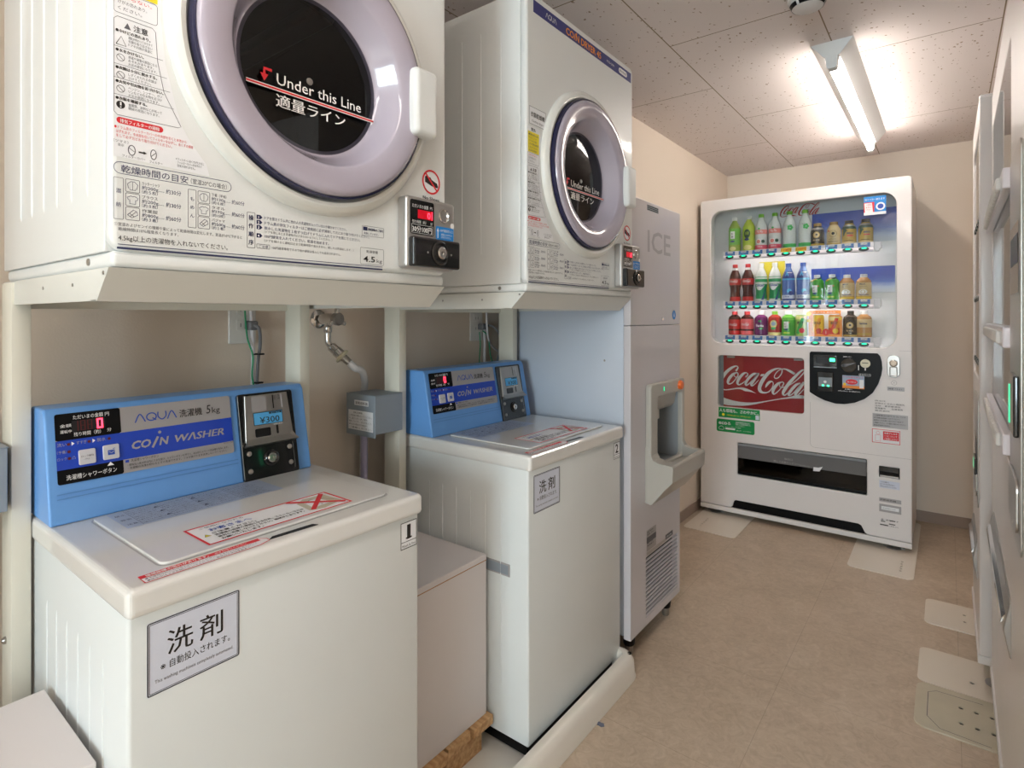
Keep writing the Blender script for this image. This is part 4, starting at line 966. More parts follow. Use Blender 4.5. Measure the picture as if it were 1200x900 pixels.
power_cord('power_cord', (a, .752, 1.128), [(a + .026, .752, 1.128), (a + .036, .762, 1.118), (a + .022, .772, 1.075), (a + .018, .768, 1.03), (a + .02, .764, .95), (a + .02, .764, .80)], 'grey plug and cord with black ties behind the nearest console', [(a + .018, .766, 1.052), (a + .02, .762, .978)])
wire('conduit_tube', [(a + .014, .750, 1.20), (a + .018, .752, 1.12), (a + .014, .757, 1.06), (a + .012, .757, .98), (a + .012, .757, .80)], .0052, 'cord_white', 'white cable tied beside the grey cord behind the nearest console')
wire('earth_wire', [(a + .012, .735, 1.19), (a + .02, .738, 1.10), (a + .030, .748, 1.05), (a + .034, .744, 1.00), (a + .032, .750, .95), (a + .032, .748, .80)], .0022, 'cord_green', 'thin green earth wire behind the nearest console')
power_cord('power_cord', (a, 1.674, 1.112), [(a + .026, 1.674, 1.112), (a + .05, 1.69, 1.114), (a + .07, 1.712, 1.08), (a + .06, 1.725, 1.02), (a + .05, 1.715, .95), (a + .05, 1.70, .82)], 'grey plug and looping cord behind the farther console')
wire('conduit_tube', [(a + .045, 1.662, 1.19), (a + .045, 1.668, 1.10), (a + .034, 1.690, 1.06), (a + .012, 1.74, 1.03), (a + .010, 1.80, 1.0)], .0042, 'cord_white', 'pale cable sagging towards the rear post behind the farther console')
wire('cable', [(a + .012, 1.690, 1.10), (a + .012, 1.690, .98), (a + .012, 1.690, .82)], .0062, 'cord_white', 'straight white cable hanging behind the farther console')
wire('earth_wire', [(a + .012, 1.660, 1.09), (a + .022, 1.654, 1.04), (a + .014, 1.658, .98), (a + .02, 1.654, .82)], .0022, 'cord_green', 'left green earth wire below the outlet of the farther washer')
wire('earth_wire', [(a + .014, 1.676, 1.095), (a + .03, 1.692, 1.07), (a + .034, 1.70, 1.0), (a + .04, 1.722, .93), (a + .04, 1.722, .82)], .0022, 'cord_green', 'longer slanting green earth wire beside the grey cord of the farther washer')
wire('earth_wire', [(-1.335, 1.722, .80), (-1.328, 1.724, 1.0), (-1.325, 1.726, 1.04), (-1.332, 1.722, 1.07)], .0022, 'cord_green', 'short green wire end by the post next to the ice dispenser')

# ------------------------------------------------------------------ ice dispenser
t = thing('ice_dispenser', 'tall grey ice dispenser with ICE lettering beside the farther dryer', 'ice machine', (-.83, 1.718, 0), R(90))
WI = .435
s = MB(); s.box(.018, WI - .018, .15, .555, .084, 1.538, 'ice_side', .002, 2); s.box(.006, .02, .029, .56, .082, 1.54, 'ice_side', .002, 2); s.box(WI - .02, WI - .006, .029, .56, .082, 1.54, 'ice_side', .002, 2)
s.box(.01, WI - .01, .03, .16, .085, .30, 'black'); s.box(.01, WI - .01, .03, .16, 1.2, 1.535, 'ice_side')
s.lathe([(.004, 0), (.003, .0015), (0, .0015)], 'steel', (.006, .06, .72), (-1, 0, 0), 10); s.lathe([(.004, 0), (.003, .0015), (0, .0015)], 'steel', (.006, .10, 1.0), (-1, 0, 0), 10)
s.build('body', t)
s = MB(); s.box(0, WI, 0, .026, 1.120, 1.552, 'ice_front', .003, 3)
up = s.build('upper_door', t)
q = MB(); q.text(FRONT, 'ICE', .132, 1.378, .108, 'ice_letters', .205, bold=.012); q.build('lettering', up, label='grey ICE lettering')
q = MB(); q.rect(FRONT, .128, 1.521, .226, 1.541, 'box_grey', .0004)
for k in range(3): q.rect(FRONT, .130, 1.5235 + k * .006, .224, 1.5265 + k * .006, 'black', .0006)
q.build('air_slot', up)
q = MB(); q.disc(FRONT, .372, 1.157, .0190, 'silver', .0004); q.disc(FRONT, .372, 1.157, .0170, 'sticker_blue', .0006); q.poly(FRONT, [(.366, 1.147), (.372, 1.170), (.379, 1.147), (.372, 1.152)], 'paper', .0008); q.build('maker_badge', up, label='round blue badge')
q = MB(); q.lathe([(.0065, 0), (.006, .003), (0, .0035)], 'chrome', (.262, 0, 1.142), (0, -1, 0), 18); q.build('door_lock', up)
s = MB(); s.plate(rrect_pts(0, .075, WI, 1.1185, .004), [rrect_pts(.178, .60, .402, .868, .01), rrect_pts(.122, .104, .412, .312, .003)], -.026, 0, 'ice_front', .003)
lo = s.build('lower_panel', t)
s = MB(); s.box(.12, .414, .024, .028, .10, .316, 'black')
n = 14
for k in range(n):
    z = .108 + k * .0146
    s.prism([(.0, z), (.0, z + .0052), (.006, z + .0058), (.006, z + .001)], .121, .413, 'x', 'ice_front', .0004, 1)
s.build('louvre_grille', lo)
q = MB()
q.rect(FRONT, .125, .332, .205, .405, 'silver_label', .0004); q.rect(FRONT, .125, .360, .205, .380, 'ink_grey', .0006)
for k in range(4): q.text(FRONT, ['型名 製氷機', '電源 100V', '消費電力 50/60Hz', '製造番号'][k], .130, .395 - k * .0085 - (.022 if k > 1 else 0), .0065, 'ink', .05 + .005 * (k % 2))
q.rect(FRONT, .125, .318, .29, .329, 'silver', .0004); q.rect(FRONT, .29, .322, .36, .340, 'ink_grey', .0004); q.text(FRONT, '冷媒 R134a', .298, .327, .008, 'paper', .05)
q.build('rating_label', lo, label='small grey rating labels')
F2 = Frame((0, 0, 0), (1, 0, 0), (0, 0, 1))
s = MB(); s.plate(rrect_pts(.114, .52, .428, .915, .016), [rrect_pts(.172, .622, .402, .866, .012)], 0, .022, 'spout_beige', .006, F2, 3)
sp = s.build('spout_frame', t, label='beige dispensing alcove')
s = MB(); s.box(.165, .41, .105, .112, .60, .88, 'spout_grey'); s.box(.165, .173, -.004, .108, .60, .88, 'spout_grey'); s.box(.401, .410, -.004, .108, .60, .88, 'spout_grey'); s.box(.165, .41, -.004, .108, .866, .874, 'spout_grey'); s.box(.165, .41, -.004, .108, .600, .612, 'spout_grey'); s.build('alcove', sp)
s = MB(); s.prism([(.10, .866), (.0, .866), (.008, .818), (.02, .805), (.10, .80)], .174, .40, 'x', 'spout_beige', .003); s.box(.178, .262, .01, .09, .775, .812, 'spout_beige', .004, 2); s.build('ice_chute', sp)
s = MB()
side = [(.0, .505), (-.022, .500), (-.070, .560), (-.098, .590), (-.100, .640), (-.096, .646), (-.050, .648), (-.030, .655), (-.020, .675), (-.018, .70), (0, .70)]
s.prism(side, .1128, .1705, 'x', 'spout_beige', .0015, 2); s.prism(side, .4035, .4292, 'x', 'spout_beige', .0015, 2)
s.prism([(0, .505), (-.022, .500), (-.070, .560), (-.098, .590), (-.100, .640), (-.096, .646), (-.084, .646), (-.080, .618), (0, .612)], .165, .41, 'x', 'spout_beige', .002, 2)
s.build('drip_tray', sp, label='beige jutting drip tray')
q = MB(); q.rect(Frame((0, -.0222, 0), (1, 0, 0), (0, 0, 1)), .219, .882, .229, .900, 'lamp_dark', .0003); q.rect(Frame((0, -.0222, 0), (1, 0, 0), (0, 0, 1)), .2205, .8835, .2275, .8985, 'led_green' if False else 'lamp_green', .0006); q.build('pilot_lamp', sp)
s = MB(); s.lathe([(.018, 0), (.018, .004), (.0165, .0105), (.014, .0125), (0, .0128)], 'orange_button', (.372, -.022, .891), (0, -1, 0), 8); s.build('dispense_button', sp, label='orange push button')
for u in (.06, .30 + .075):
    for y in (.035, .5):
        s = MB(); s.lathe([(.024, .083), (.022, .06), (.019, .034), (.017, .030)], 'black', (u, y, 0), (0, 0, 1), 20); s.lathe([(.014, .034), (.014, .004), (.012, 0), (0, 0)], 'steel', (u, y, 0), (0, 0, 1), 20); s.build('foot', t)
# ------------------------------------------------------------------ vending machines (front plane y=0 facing -y, u to the right)
def vm_feet(t, w, dp, z0):
    for u in (.075, w - .075):
        for y in (.05, dp - .08):
            s = MB(); s.cyl((u, y, .010), (u, y, z0 + .01), .008, 'steel', n=14); s.lathe([(.034, .004), (.034, .007), (.026, .010), (.012, .013), (.008, .013)], 'steel', (u, y, 0), (0, 0, 1), 24); s.box(u - .045, u + .045, y - .006, y + .006, .0045, .010, 'steel', .002, 2); s.build('levelling_foot', t)
def vending_shell(t, w, dp, holes, win, z0=.058, zt=1.83, depth=.20, notch=None, zsplit=None):
    u0, v0, u1, v1 = win
    outer = [(0, z0)] + (notch or []) + [(w, z0), (w, zt - .012), (w - .004, zt - .004), (w - .012, zt), (.012, zt), (.004, zt - .004), (0, zt - .012)]
    s = MB(); s.plate(outer, holes, -.048, 0, 'vm_white', .005, res=3); door = s.build('door', t)
    s = MB()
    s.box(.002, w - .002, depth, dp, z0 - .026, zt - .004, 'vm_white', .004, 2)
    s.box(.002, .016, .052, depth + .01, z0 - .02, zt - .004, 'vm_white', .002, 1); s.box(w - .016, w - .002, .052, depth + .01, z0 - .02, zt - .004, 'vm_white', .002, 1)
    s.box(.004, w - .004, .052, depth + .01, zt - .03, zt - .005, 'vm_white', .002, 1); s.box(.004, w - .004, .052, depth + .01, z0 - .02, z0 + .01, 'vm_white', .002, 1)
    s.build('cabinet', t)
    s = MB()      # inner box of the display
    a, b, c, d = u0 - .025, v0 - .012, u1 + .02, v1 + .02
    s.box(a, c, .150, .156, b, d, 'vm_inner'); s.box(a - .004, a, .046, .156, b, d, 'vm_inner'); s.box(c, c + .004, .046, .156, b, d, 'vm_inner'); s.box(a, c, .046, .156, d, d + .004, 'vm_inner'); s.box(a, c, .046, .156, b - .006, b, 'vm_inner')
    box = s.build('display_box', t)
    s = MB(); s.box(.0, w, -.004, .05, z0 - .028, z0 - .002, 'vm_white', .003, 2); s.build('kick_rail', t)
    vm_feet(t, w, dp, z0 - .036)
    return door, box
def shelf(box, u0, u1, z, btns, cards, lamp='lamp_green', price='100円'):
    """z is the bottom of the rail; bottles stand at z+.05"""
    s = MB(); s.box(u0, u1, .018, .150, z + .040, z + .048, 'rail_white', .001, 1)
    s.prism([(.020, z + .046), (.0165, z + .046), (.0125, z + .024), (.006, z + .020), (.003, z + .012), (.006, z + .002), (.012, z), (.026, z), (.026, z + .030)], u0, u1, 'x', 'rail_white', .0008, 1)
    s.box(u0 - .004, u0, .012, .06, z + .004, z + .048, 'rail_white', .001, 1); s.box(u1, u1 + .03, .022, .06, z + .012, z + .048, 'rail_white', .002, 1); s.box(u1 + .004, u1 + .024, .010, .03, z + .0, z + .014, 'rail_white', .002, 1)
    r = s.build('shelf_rail', box)
    if lamp == 'lamp_green':
        s = MB(); s.box(u0 + .01, u1 - .01, .024, .034, z + .0375, z + .0399, 'added_fill_strip'); s.build('added_fill_strip', r)  # added glow hidden behind the rail lip, brightens the row below
    PF = Frame((0, .0121, z + .0237), (1, 0, 0), Vector((0, .004, .022)).normalized())
    for i, u in enumerate(btns):
        s = MB(); c = (u, .0045, z + .0125)
        M = Matrix.Translation(c)
        ang = [2 * PI * k / 24 for k in range(24)]
        for q0, q1, y0, y1, mt in (((.0235, .0105), (.0210, .0085), .0005, -.0035, 'lamp_dark'), ):
            vs = [(c[0] + q0[0] * math.cos(a), c[1] + y0, c[2] + q0[1] * math.sin(a)) for a in ang] + [(c[0] + q1[0] * math.cos(a), c[1] + y1, c[2] + q1[1] * math.sin(a)) for a in ang]
            s.add(vs, [(k, (k + 1) % 24, 24 + (k + 1) % 24, 24 + k) for k in range(24)], mt, True); s.add(vs[24:], [list(range(24))], mt)
        if lamp: s.poly(Frame((c[0], c[1] - .0036, c[2] + .0030), (1, 0, 0), (0, 0, 1)), circ_pts(.002, .0012, .0120, 20, .0042), lamp, .0003)
        s.build('push_button', r)
        if cards:
            kind = cards[i]
            q = MB(); q.rect(PF, u - .027, -.0005, u + .027, .0225, 'card_yellow' if kind == 'y' else 'card_blue', .0003)
            if kind == 'y': q.text(PF, '110円', u, .005, .0165, 'ink_red', .046, 'C', bold=.03)
            else:
                q.rect(PF, u - .014, .0120, u + .014, .0215, 'paper', .0005); q.text(PF, kind, u, .0135, .0076, 'ink', .023, 'C', bold=.02); q.text(PF, 'つめたい', u + .002, .0035, .0060, 'metal_blue_white', .030, 'C')
            q.build('price_card', r, label='yellow 110 yen card' if kind == 'y' else 'blue price card')
    return r

VX, VY = -1.159, 3.33
t = thing('vending_machine', 'white drinks vending machine with red script panel against the back wall', 'vending machine', (VX, VY, 0))
WN = (.060, .995, .960, 1.762)
holes = [rrect_pts(*WN, .062, 8), rrect_pts(.100, .630, .552, .927, .018), rrect_pts(.210, .254, .837, .434, .006), rrect_pts(.889, .357, .972, .411, .003)]
notch = [(.172, .058), (.182, .066), (.190, .096), (.200, .104), (.800, .104), (.812, .098), (.828, .066), (.838, .058)]
door, box = vending_shell(t, 1.022, .52, holes, WN, notch=notch)
s = MB(); s.box(.09, .93, .030, .042, 1.766, 1.775, 'added_fill_strip'); s.build('added_fill_strip', box)  # added glow hidden above the window edge, brightens the top row
s = MB(); s.box(.06 - .02, .96 + .02, .006, .009, .985, 1.775, 'pane'); s.build('display_pane', door, label='clear display window')
s = MB(); s.box(.16, .85, .012, .05, .045, .12, 'black'); s.build('air_intake', t, label='black air slot')
cards = ['150円', '150円', '150円', '150円', 'y', 'y', '130円', '130円', '130円', '130円']
shelf(box, .130, .865, 1.4775, (.166, .240, .314, .388, .462, .535, .604, .678, .752, .823), cards)
shelf(box, .130, .865, 1.1905, (.166, .240, .314, .388, .462, .535, .604, .678, .752, .823), ['160円', '160円', '150円', '150円', '130円', '130円', '130円', '130円', '130円', '130円'])
shelf(box, .130, .865, .9965, (.166, .240, .314, .388, .462, .535, .604, .678, .752, .823), ['130円', '130円', '130円', '130円', '130円', '120円', '120円', '120円', '130円', '130円'])
BK = Frame((0, .1495, 0), (1, 0, 0), (0, 0, 1))
q = MB(); coke_script(q, BK, .405, 1.703, .20, 'coke_red'); q.build('script_lettering', box, label='red script lettering on the back panel')
for (u0, v0, u1, v1) in ((.566, 1.540, .968, 1.712), (.562, 1.275, .945, 1.412)):
    s = MB(); s.box(u0, u1, .146, .1492, v0, v1, 'sky_poster'); s.build('sky_poster', box, label='blue sky poster strip')
s = MB(); s.box(.292, .428, .1462, .1492, 1.242, 1.465, 'poster_yellow'); s.build('yellow_card', box, label='yellow card behind the green bottles')
q = MB(); q.plate([(.565, 1.045), (.722, 1.045), (.722, 1.150), (.716, 1.155), (.716, 1.182), (.570, 1.182), (.555, 1.172), (.565, 1.16)], [[(.586, 1.058), (.710, 1.058), (.710, 1.165), (.586, 1.165)]], .0, .0015, 'poster_orange', 0, Frame((0, .052, 0), (1, 0, 0), (0, 0, 1)))
OF = Frame((0, .0502, 0), (1, 0, 0), (0, 0, 1)); q.text(OF, 'おすすめ 新発売', .592, 1.1695, .009, 'paper', .10); q.disc(OF, .566, 1.165, .0125, 'card_yellow'); q.disc(OF, .566, 1.128, .009, 'card_yellow'); q.disc(OF, .714, 1.140, .008, 'card_yellow'); q.disc(OF, .648, 1.068, .018, 'ink_red', .0006); q.text(OF, '1', .648, 1.060, .022, 'paper', None, 'C', d=.001)
q.build('orange_card', box, label='orange frame card round two cans')
GF = Frame((0, .0058, 0), (1, 0, 0), (0, 0, 1))
q = MB(); q.rect(GF, .823, 1.658, .917, 1.750, 'sticker_blue', .0003); q.rect(GF, .823, 1.659, .868, 1.722, 'ink_red', .0005); q.poly(GF, [(.829, 1.662), (.863, 1.664), (.858, 1.718), (.826, 1.718)], 'paper', .0007); q.disc(GF, .894, 1.698, .0195, 'paper', .0006); q.disc(GF, .894, 1.698, .0125, 'logo_blue', .0008); q.rect(GF, .823, 1.658, .917, 1.672, 'paper', .0008)
q.text(GF, '電子マネー使えます', .828, 1.731, .0110, 'paper', .084, bold=.02, d=.001)
for k in range(3): q.text(GF, ['交通系', 'IC', 'マネー'][k], .834, 1.706 - k * .012, .0085, 'ink_red', .022, d=.0011)
q.build('payment_sticker', door, label='blue and red payment sticker')
# red picture panel with script lettering
s = MB(); s.box(.125, .56, .028, .032, .625, .932, 'red_panel')
PF = Frame((0, .028, 0), (1, 0, 0), (0, 0, 1)); CL = (.1255, .626, .551, .93)
for st in COKE: s.stroke(PF, st, 0, 'ink_white', .0006, smooth=6, clip=CL)
s.stroke(PF, COKE_WAVE, 0, 'ink_white', .0008, smooth=6, clip=CL); s.poly(PF, COKE_DOT, 'ink_white', .0006)
rp = s.build('picture_panel', door, label='red panel with white script lettering')
s = MB(); s.box(.098, .1255, .030, .034, .622, .935, 'box_grey'); s.box(.094, .558, .033, .036, .62, .94, 'black'); s.build('panel_backing', rp)
s = MB(); s.box(.095, .556, .0055, .0075, .626, .931, 'pane'); s.build('panel_pane', rp)
s = MB(); 
for u in (.148, .50): s.box(u, u + .042, .012, .026, .913, .924, 'silver', .002, 2)
s.build('panel_clip', rp)
# coin panel
P = [(.580, .753), (.580, .958), (.586, .966), (.882, .968)]
P += [(.884 + .018 * math.sin(a) - .0, .965 - .072 * (1 - math.cos(a))) for a in (R(30), R(60), R(90))]
P += [(.898, .862), (.885, .815), (.862, .770), (.828, .737), (.785, .714), (.740, .703), (.700, .702), (.650, .714), (.610, .733)]
s = MB(); s.plate(P, [], 0, .007, 'black', .002, FRONT); cp = s.build('coin_panel', door, label='black rounded coin panel')
CP = Frame((0, -.0072, 0), (1, 0, 0), (0, 0, 1))
q = MB(); q.rect(CP, .600, .890, .706, .950, 'black_gloss', .0004, .004); q.rect(CP, .612, .905, .698, .940, 'drum_dark', .0008); q.rect(CP, .600, .884, .706, .889, 'box_grey', .0006); q.rect(CP, .6735, .918, .698, .9345, 'led_green', .0012, .003); q.build('display', cp, label='dark display with green lamp')
q = MB(); q.lathe([(.0355, 0), (.0355, .004), (.033, .006), (0, .006)], 'black_gloss', (.760, -.007, .902), (0, -1, 0), 36); DF = Frame((0, -.0134, 0), (1, 0, 0), (0, 0, 1)); q.stroke(DF, [(.734, .901, .014), (.745, .902, .016), (.758, .906, .010), (.775, .912, .007), (.788, .916, .004)], 0, 'cord_grey', .002, smooth=4); q.build('return_lever', cp, label='round return lever')
q = MB(); q.text(CP, '返却レバー', .735, .943, .007, 'ink_white', .036, bold=.02); q.text(CP, '硬貨投入口', .806, .855, .007, 'ink_white', .046); q.ring(CP, .803, .851, .855, .864, .0006, 'ink_white', .0006, .006)
q.text(CP, 'お願い', .742, .778, .0072, 'ink_white', .032, bold=.02); q.text(CP, '1000円札のみ使えます。折れた紙幣は使えません。', .712, .768, .0062, 'ink_white', .098, bold=.01); q.rect(CP, .800, .880, .8035, .905, 'ink_white', .0006); q.build('panel_lettering', cp)
q = MB(); q.lathe([(.0215, 0), (.0215, .004), (.019, .006), (0, .0055)], 'nylon_cream', (.831, -.007, .915), (0, -1, 0), 30); q.rect(Frame((0, -.0133, 0), (1, 0, 0), (0, 0, 1)), .818, .9165, .844, .9195, 'black', .0004); q.rect(CP, .8285, .880, .8335, .893, 'ink_white', .0006); q.build('coin_slot', cp)
s = MB(); s.box(.617, .692, -.014, -.004, .760, .862, 'black_gloss', .004, 3); s.box(.623, .686, -.0155, -.012, .780, .835, 'box_grey', .003, 2); NF = Frame((0, -.0156, 0), (1, 0, 0), (0, 0, 1)); s.rect(NF, .640, .789, .649, .796, 'led_green', .0006); s.rect(NF, .663, .789, .673, .796, 'led_green', .0006); s.rect(NF, .623, .781, .686, .7875, 'black', .0004); s.disc(NF, .654, .812, .007, 'paper', .0004); s.build('note_slot', cp, label='bill slot with green lights')
q = MB(); q.rect(CP, .731, .786, .827, .851, 'metal_blue_white', .0004); q.rect(CP, .731, .786, .827, .800, 'poster_orange', .0006); q.poly(CP, circ_pts(.772, .819, .026, 20, .014), 'ink_red', .0007); q.text(CP, 'いつもありがとう', .735, .840, .009, 'ink_red', .086, bold=.02); q.text(CP, '新しいおいしさ', .753, .8155, .008, 'paper', .038, bold=.02, d=.001); q.rect(CP, .806, .790, .824, .832, 'paper', .0008); q.disc(CP, .741, .806, .007, 'card_yellow', .0009); q.build('advert_sticker', cp, label='small colourful sticker')
# lock
s = MB(); s.plate(rrect_pts(.922, .852, .974, .962, .022, 6), [], 0, .006, 'steel', .002, FRONT, 2); lk = s.build('lock_plate', door, label='chrome lock plate')
s = MB(); s.lathe([(.0175, 0), (.0165, .006), (.0125, .009), (.0115, .005), (.007, .005), (.006, .008), (0, .008)], 'chrome', (.948, -.006, .922), (0, -1, 0), 28); s.build('lock_cylinder', lk)
s = MB(); s.box(.932, .964, -.0105, -.005, .858, .905, 'silver', .004, 3); s.build('lock_handle', lk)
# stickers on the right
def sticker(nm, u0, v0, u1, v1, m, rows, label=None, ring=None, ink='ink_grey'):
    q = MB(); 
    if m: q.rect(FRONT, u0, v0, u1, v1, m, .0003)
    if ring: q.ring(FRONT, u0, v0, u1, v1, .003, ring, .0006)
    n = len(rows); h = (v1 - v0) / (n + .5)
    for k, (tx, f) in enumerate(rows): q.text(FRONT, tx, u0 + .005, v1 - (k + 1) * h, h * .68, ink, (u1 - u0 - .01) * f, bold=.012)
    return q.build(nm, door, label=label) if label else q
q = MB(); q.hoop(FRONT, .950, .826, .0115, .001, 'ink_grey'); q.disc(FRONT, .950, .826, .002, 'ink_grey'); q.build('alarm_mark', door)
sticker('serial_label', .922, .787, .992, .806, 'silver_label', [('機番 7 0 4 1', .9)], 'small grey serial label', ink='ink')
sticker('contact_label', .866, .675, 1.000, .742, None, [('お問い合わせ先', .35), ('故障のときのご連絡先', .98), ('住所　東京都港区', .85), ('管理番号　　設置場所', .92), ('株式会社', .5)], 'printed contact lines', ink='ink')
sticker('notice_label', .861, .603, 1.006, .670, 'silver_label', [('この自動販売機は省エネ型です。缶、びん、ペットの', .96), ('空き容器は回収箱へ入れてください。', .8), ('故障などのお問い合わせは下記まで', .9), ('ご連絡ください。つり銭をお確かめください。', .97), ('食品営業許可済み', .5)], 'grey notice label', ink='ink')
q = MB(); q.rect(FRONT, .859, .525, .975, .593, 'paper', .0003); q.ring(FRONT, .859, .525, .975, .593, .0025, 'ink_red', .0006); q.rect(FRONT, .905, .542, .970, .585, 'ink_red', .0005)
for k in range(3): q.text(FRONT, ['食物アレルギ', 'ーについて', 'ご注意ください'][k], .910, .572 - k * .0135, .0100, 'paper', .054, bold=.02, d=.0009)
q.ring(FRONT, .872, .533, .895, .565, .001, 'ink_red', .0006); q.hoop(FRONT, .884, .574, .008, .001, 'ink_red'); q.build('red_label', door, label='white label with red panel')
q = MB(); q.rect(FRONT, .105, .570, .331, .628, 'sticker_green', .0003); q.text(FRONT, '人も環境も、さわやかに。', .110, .602, .0215, 'paper', .214, bold=.03); q.disc(FRONT, .132, .586, .008, 'ink_yellow', .0006); q.text(FRONT, '自動販売機の省エネルギーに取り組んでいます', .152, .582, .0085, 'ink_yellow', .13); q.rect(FRONT, .308, .574, .327, .598, 'paper_lilac', .0006); q.build('green_slogan_label', door, label='green label with white slogan')
q = MB(); q.rect(FRONT, .094, .487, .303, .560, 'sticker_green', .0003, .010); q.text(FRONT, 'eco', .106, .529, .031, 'paper', .047, bold=.02); q.text(FRONT, 'る', .155, .530, .020, 'paper', .018, bold=.03); q.text(FRONT, '地球温暖化防止に', .200, .545, .009, 'paper', .08, bold=.01); q.text(FRONT, '配慮した自動販売機です。', .200, .535, .009, 'paper', .082); q.text(FRONT, 'ノンフロン', .200, .525, .008, 'paper', .05)
q.stroke(FRONT, [(.110, .500), (.106, .507), (.112, .514), (.119, .519), (.127, .517), (.133, .512), (.136, .504), (.130, .499), (.120, .499)], .0018, 'paper', smooth=4, closed=True); q.rect(FRONT, .144, .502, .198, .512, 'paper', .0006); q.text(FRONT, 'ヒートポンプ LED', .144, .515, .007, 'paper', .085); q.text(FRONT, '省エネ　ノンフロン', .205, .499, .008, 'paper', .08); q.build('eco_label', door, label='green eco label')
# delivery port and return cup
s = MB(); s.box(.20, .848, .150, .155, .24, .335, 'black'); s.box(.20, .848, .148, .155, .335, .45, 'silver_label'); s.box(.20, .21, .01, .152, .24, .45, 'black'); s.box(.838, .848, .01, .152, .24, .45, 'black'); s.box(.20, .848, .03, .152, .435, .45, 'box_grey'); s.box(.20, .848, .046, .152, .24, .256, 'black'); s.prism([(.15, .36), (.15, .44), (.09, .44)], .21, .838, 'x', 'box_grey'); s.build('delivery_box', t, label='dark delivery compartment')
s = MB(); s.box(.2125, .8345, .006, .010, .2575, .348, 'pane_dark'); s.box(.2125, .8345, .006, .010, .348, .4295, 'pane_frosted'); s.box(.2125, .8345, .002, .012, .418, .4305, 'spout_grey', .002, 1); s.box(.2125, .8345, .001, .012, .2565, .272, 'black', .002, 1); s.box(.395, .46, -.001, .012, .4215, .4275, 'silver_label', .001, 1)
TF = Frame((0, .0055, 0), (1, 0, 0), (0, 0, 1)); s.text(TF, '取出口', .455, .374, .012, 'silver_label', .04); s.text(TF, '押してお取りください', .40, .355, .011, 'silver_label', .13); s.text(TF, '手をはさまないように', .53, .352, .009, 'silver_label', .05); s.poly(TF, [(.595, .335), (.625, .338), (.640, .365), (.620, .357), (.597, .356)], 'paper')
s.build('delivery_flap', door, label='tinted delivery flap')
s = MB(); s.box(.885, .976, .040, .044, .35, .415, 'black'); s.box(.885, .892, .002, .042, .352, .414, 'black'); s.box(.969, .976, .002, .042, .352, .414, 'black'); s.prism([(.004, .359), (.004, .366), (.036, .378), (.040, .352)], .889, .973, 'x', 'steel'); s.prism([(.006, .384), (.012, .40), (.012, .411), (.006, .411)], .890, .971, 'x', 'black_gloss'); s.build('change_cup', door, label='black change return cup')
sticker('change_label', .889, .305, .973, .342, 'paper_lilac', [('つり銭口', .45), ('おつりをお忘れなく', .8), ('手を入れないでください', .9)], 'pale label under the change cup', ink='ink')
sticker('maker_plate', .889, .237, .979, .256, 'silver_label', [('自動販売機', .8)], 'small grey maker plate', ink='ink')
q = MB(); q.rect(FRONT, .889, .187, .979, .225, 'silver_label', .0003); q.rect(FRONT, .898, .198, .970, .215, 'paper', .0006); q.text(FRONT, '設置場所住所', .903, .203, .007, 'ink_grey', .055); q.build('address_plate', door, label='grey framed address plate')
q = MB(); 
for k in range(9): q.rect(FRONT, .892 + (k * 37 % 70) * .001, .121 + (k % 4) * .0085, .892 + (k * 37 % 70) * .001 + .010 + .004 * (k % 3), .1255 + (k % 4) * .0085, 'ink', .0004)
q.text(FRONT, '統一美化マーク', .897, .146, .008, 'ink', .07, bold=.03); q.text(FRONT, '空き缶はくずかごへ', .893, .119, .007, 'ink', .075, bold=.03); q.build('recycling_print', door)
q = MB(); q.stroke(FRONT, [(1.021, .462), (.60, .462), (.588, .468), (.582, .48), (.582, .70)], .0012, 'silver_label', .0003); q.rect(FRONT, .97, .983, 1.021, .9842, 'silver_label', .0003); q.build('door_seam', door)
# ------------------------------------------------------------------ drinks in the back vending machine
for nm, c, r, tr in (('tea_green', '#9cb84a', .2, 0), ('tea_lime', '#c2d04a', .2, 0), ('clear_pet', '#eff3f3', .15, .25), ('cola_brown', '#4a1a10', .12, 0), ('cola_amber', '#a0552c', .15, 0), ('blue_pet', '#6a8ad8', .12, .25),
                     ('white_bottle', '#e4e4e0', .25, 0), ('skin_green', '#0f9a52', .3, 0), ('label_red', '#d01f22', .3, 0), ('label_pink', '#ee6a6c', .35, 0), ('label_coral', '#f08a84', .35, 0), ('label_rose', '#e04a66', .35, 0), ('label_green', '#6cb83c', .35, 0), ('label_lime', '#b8cf3e', .35, 0),
                     ('cap_white', '#ececea', .35, 0), ('cap_green', '#7cc02e', .3, 0), ('cap_red', '#c83034', .3, 0), ('cap_blue', '#2a55ae', .3, 0), ('cap_gold', '#b08a4a', .25, 0), ('cap_black', '#1e1c1a', .3, 0), ('coffee_black', '#29221e', .25, 0), ('coffee_cream', '#d8bd8c', .3, 0), ('coffee_gold', '#c2a046', .25, 0),
                     ('dark_green', '#1c4a3a', .3, 0), ('leaf_green', '#35b052', .4, 0), ('navy', '#263a86', .35, 0), ('sky', '#46b4e8', .35, 0), ('milk_tea', '#c08a52', .25, 0), ('grape', '#6e2460', .25, 0), ('apple_red', '#b83428', .25, 0), ('pale_yellow', '#ecdf96', .4, 0), ('can_orange', '#f0a02a', .3, 0), ('can_red', '#d83a30', .3, 0), ('can_yellow', '#f0c83a', .3, 0), ('can_green', '#a8cc5c', .3, 0), ('mid_green', '#4aa83a', .25, 0)):
    mat(nm, c, r, trans=tr, vary=0.0, coat=.2)
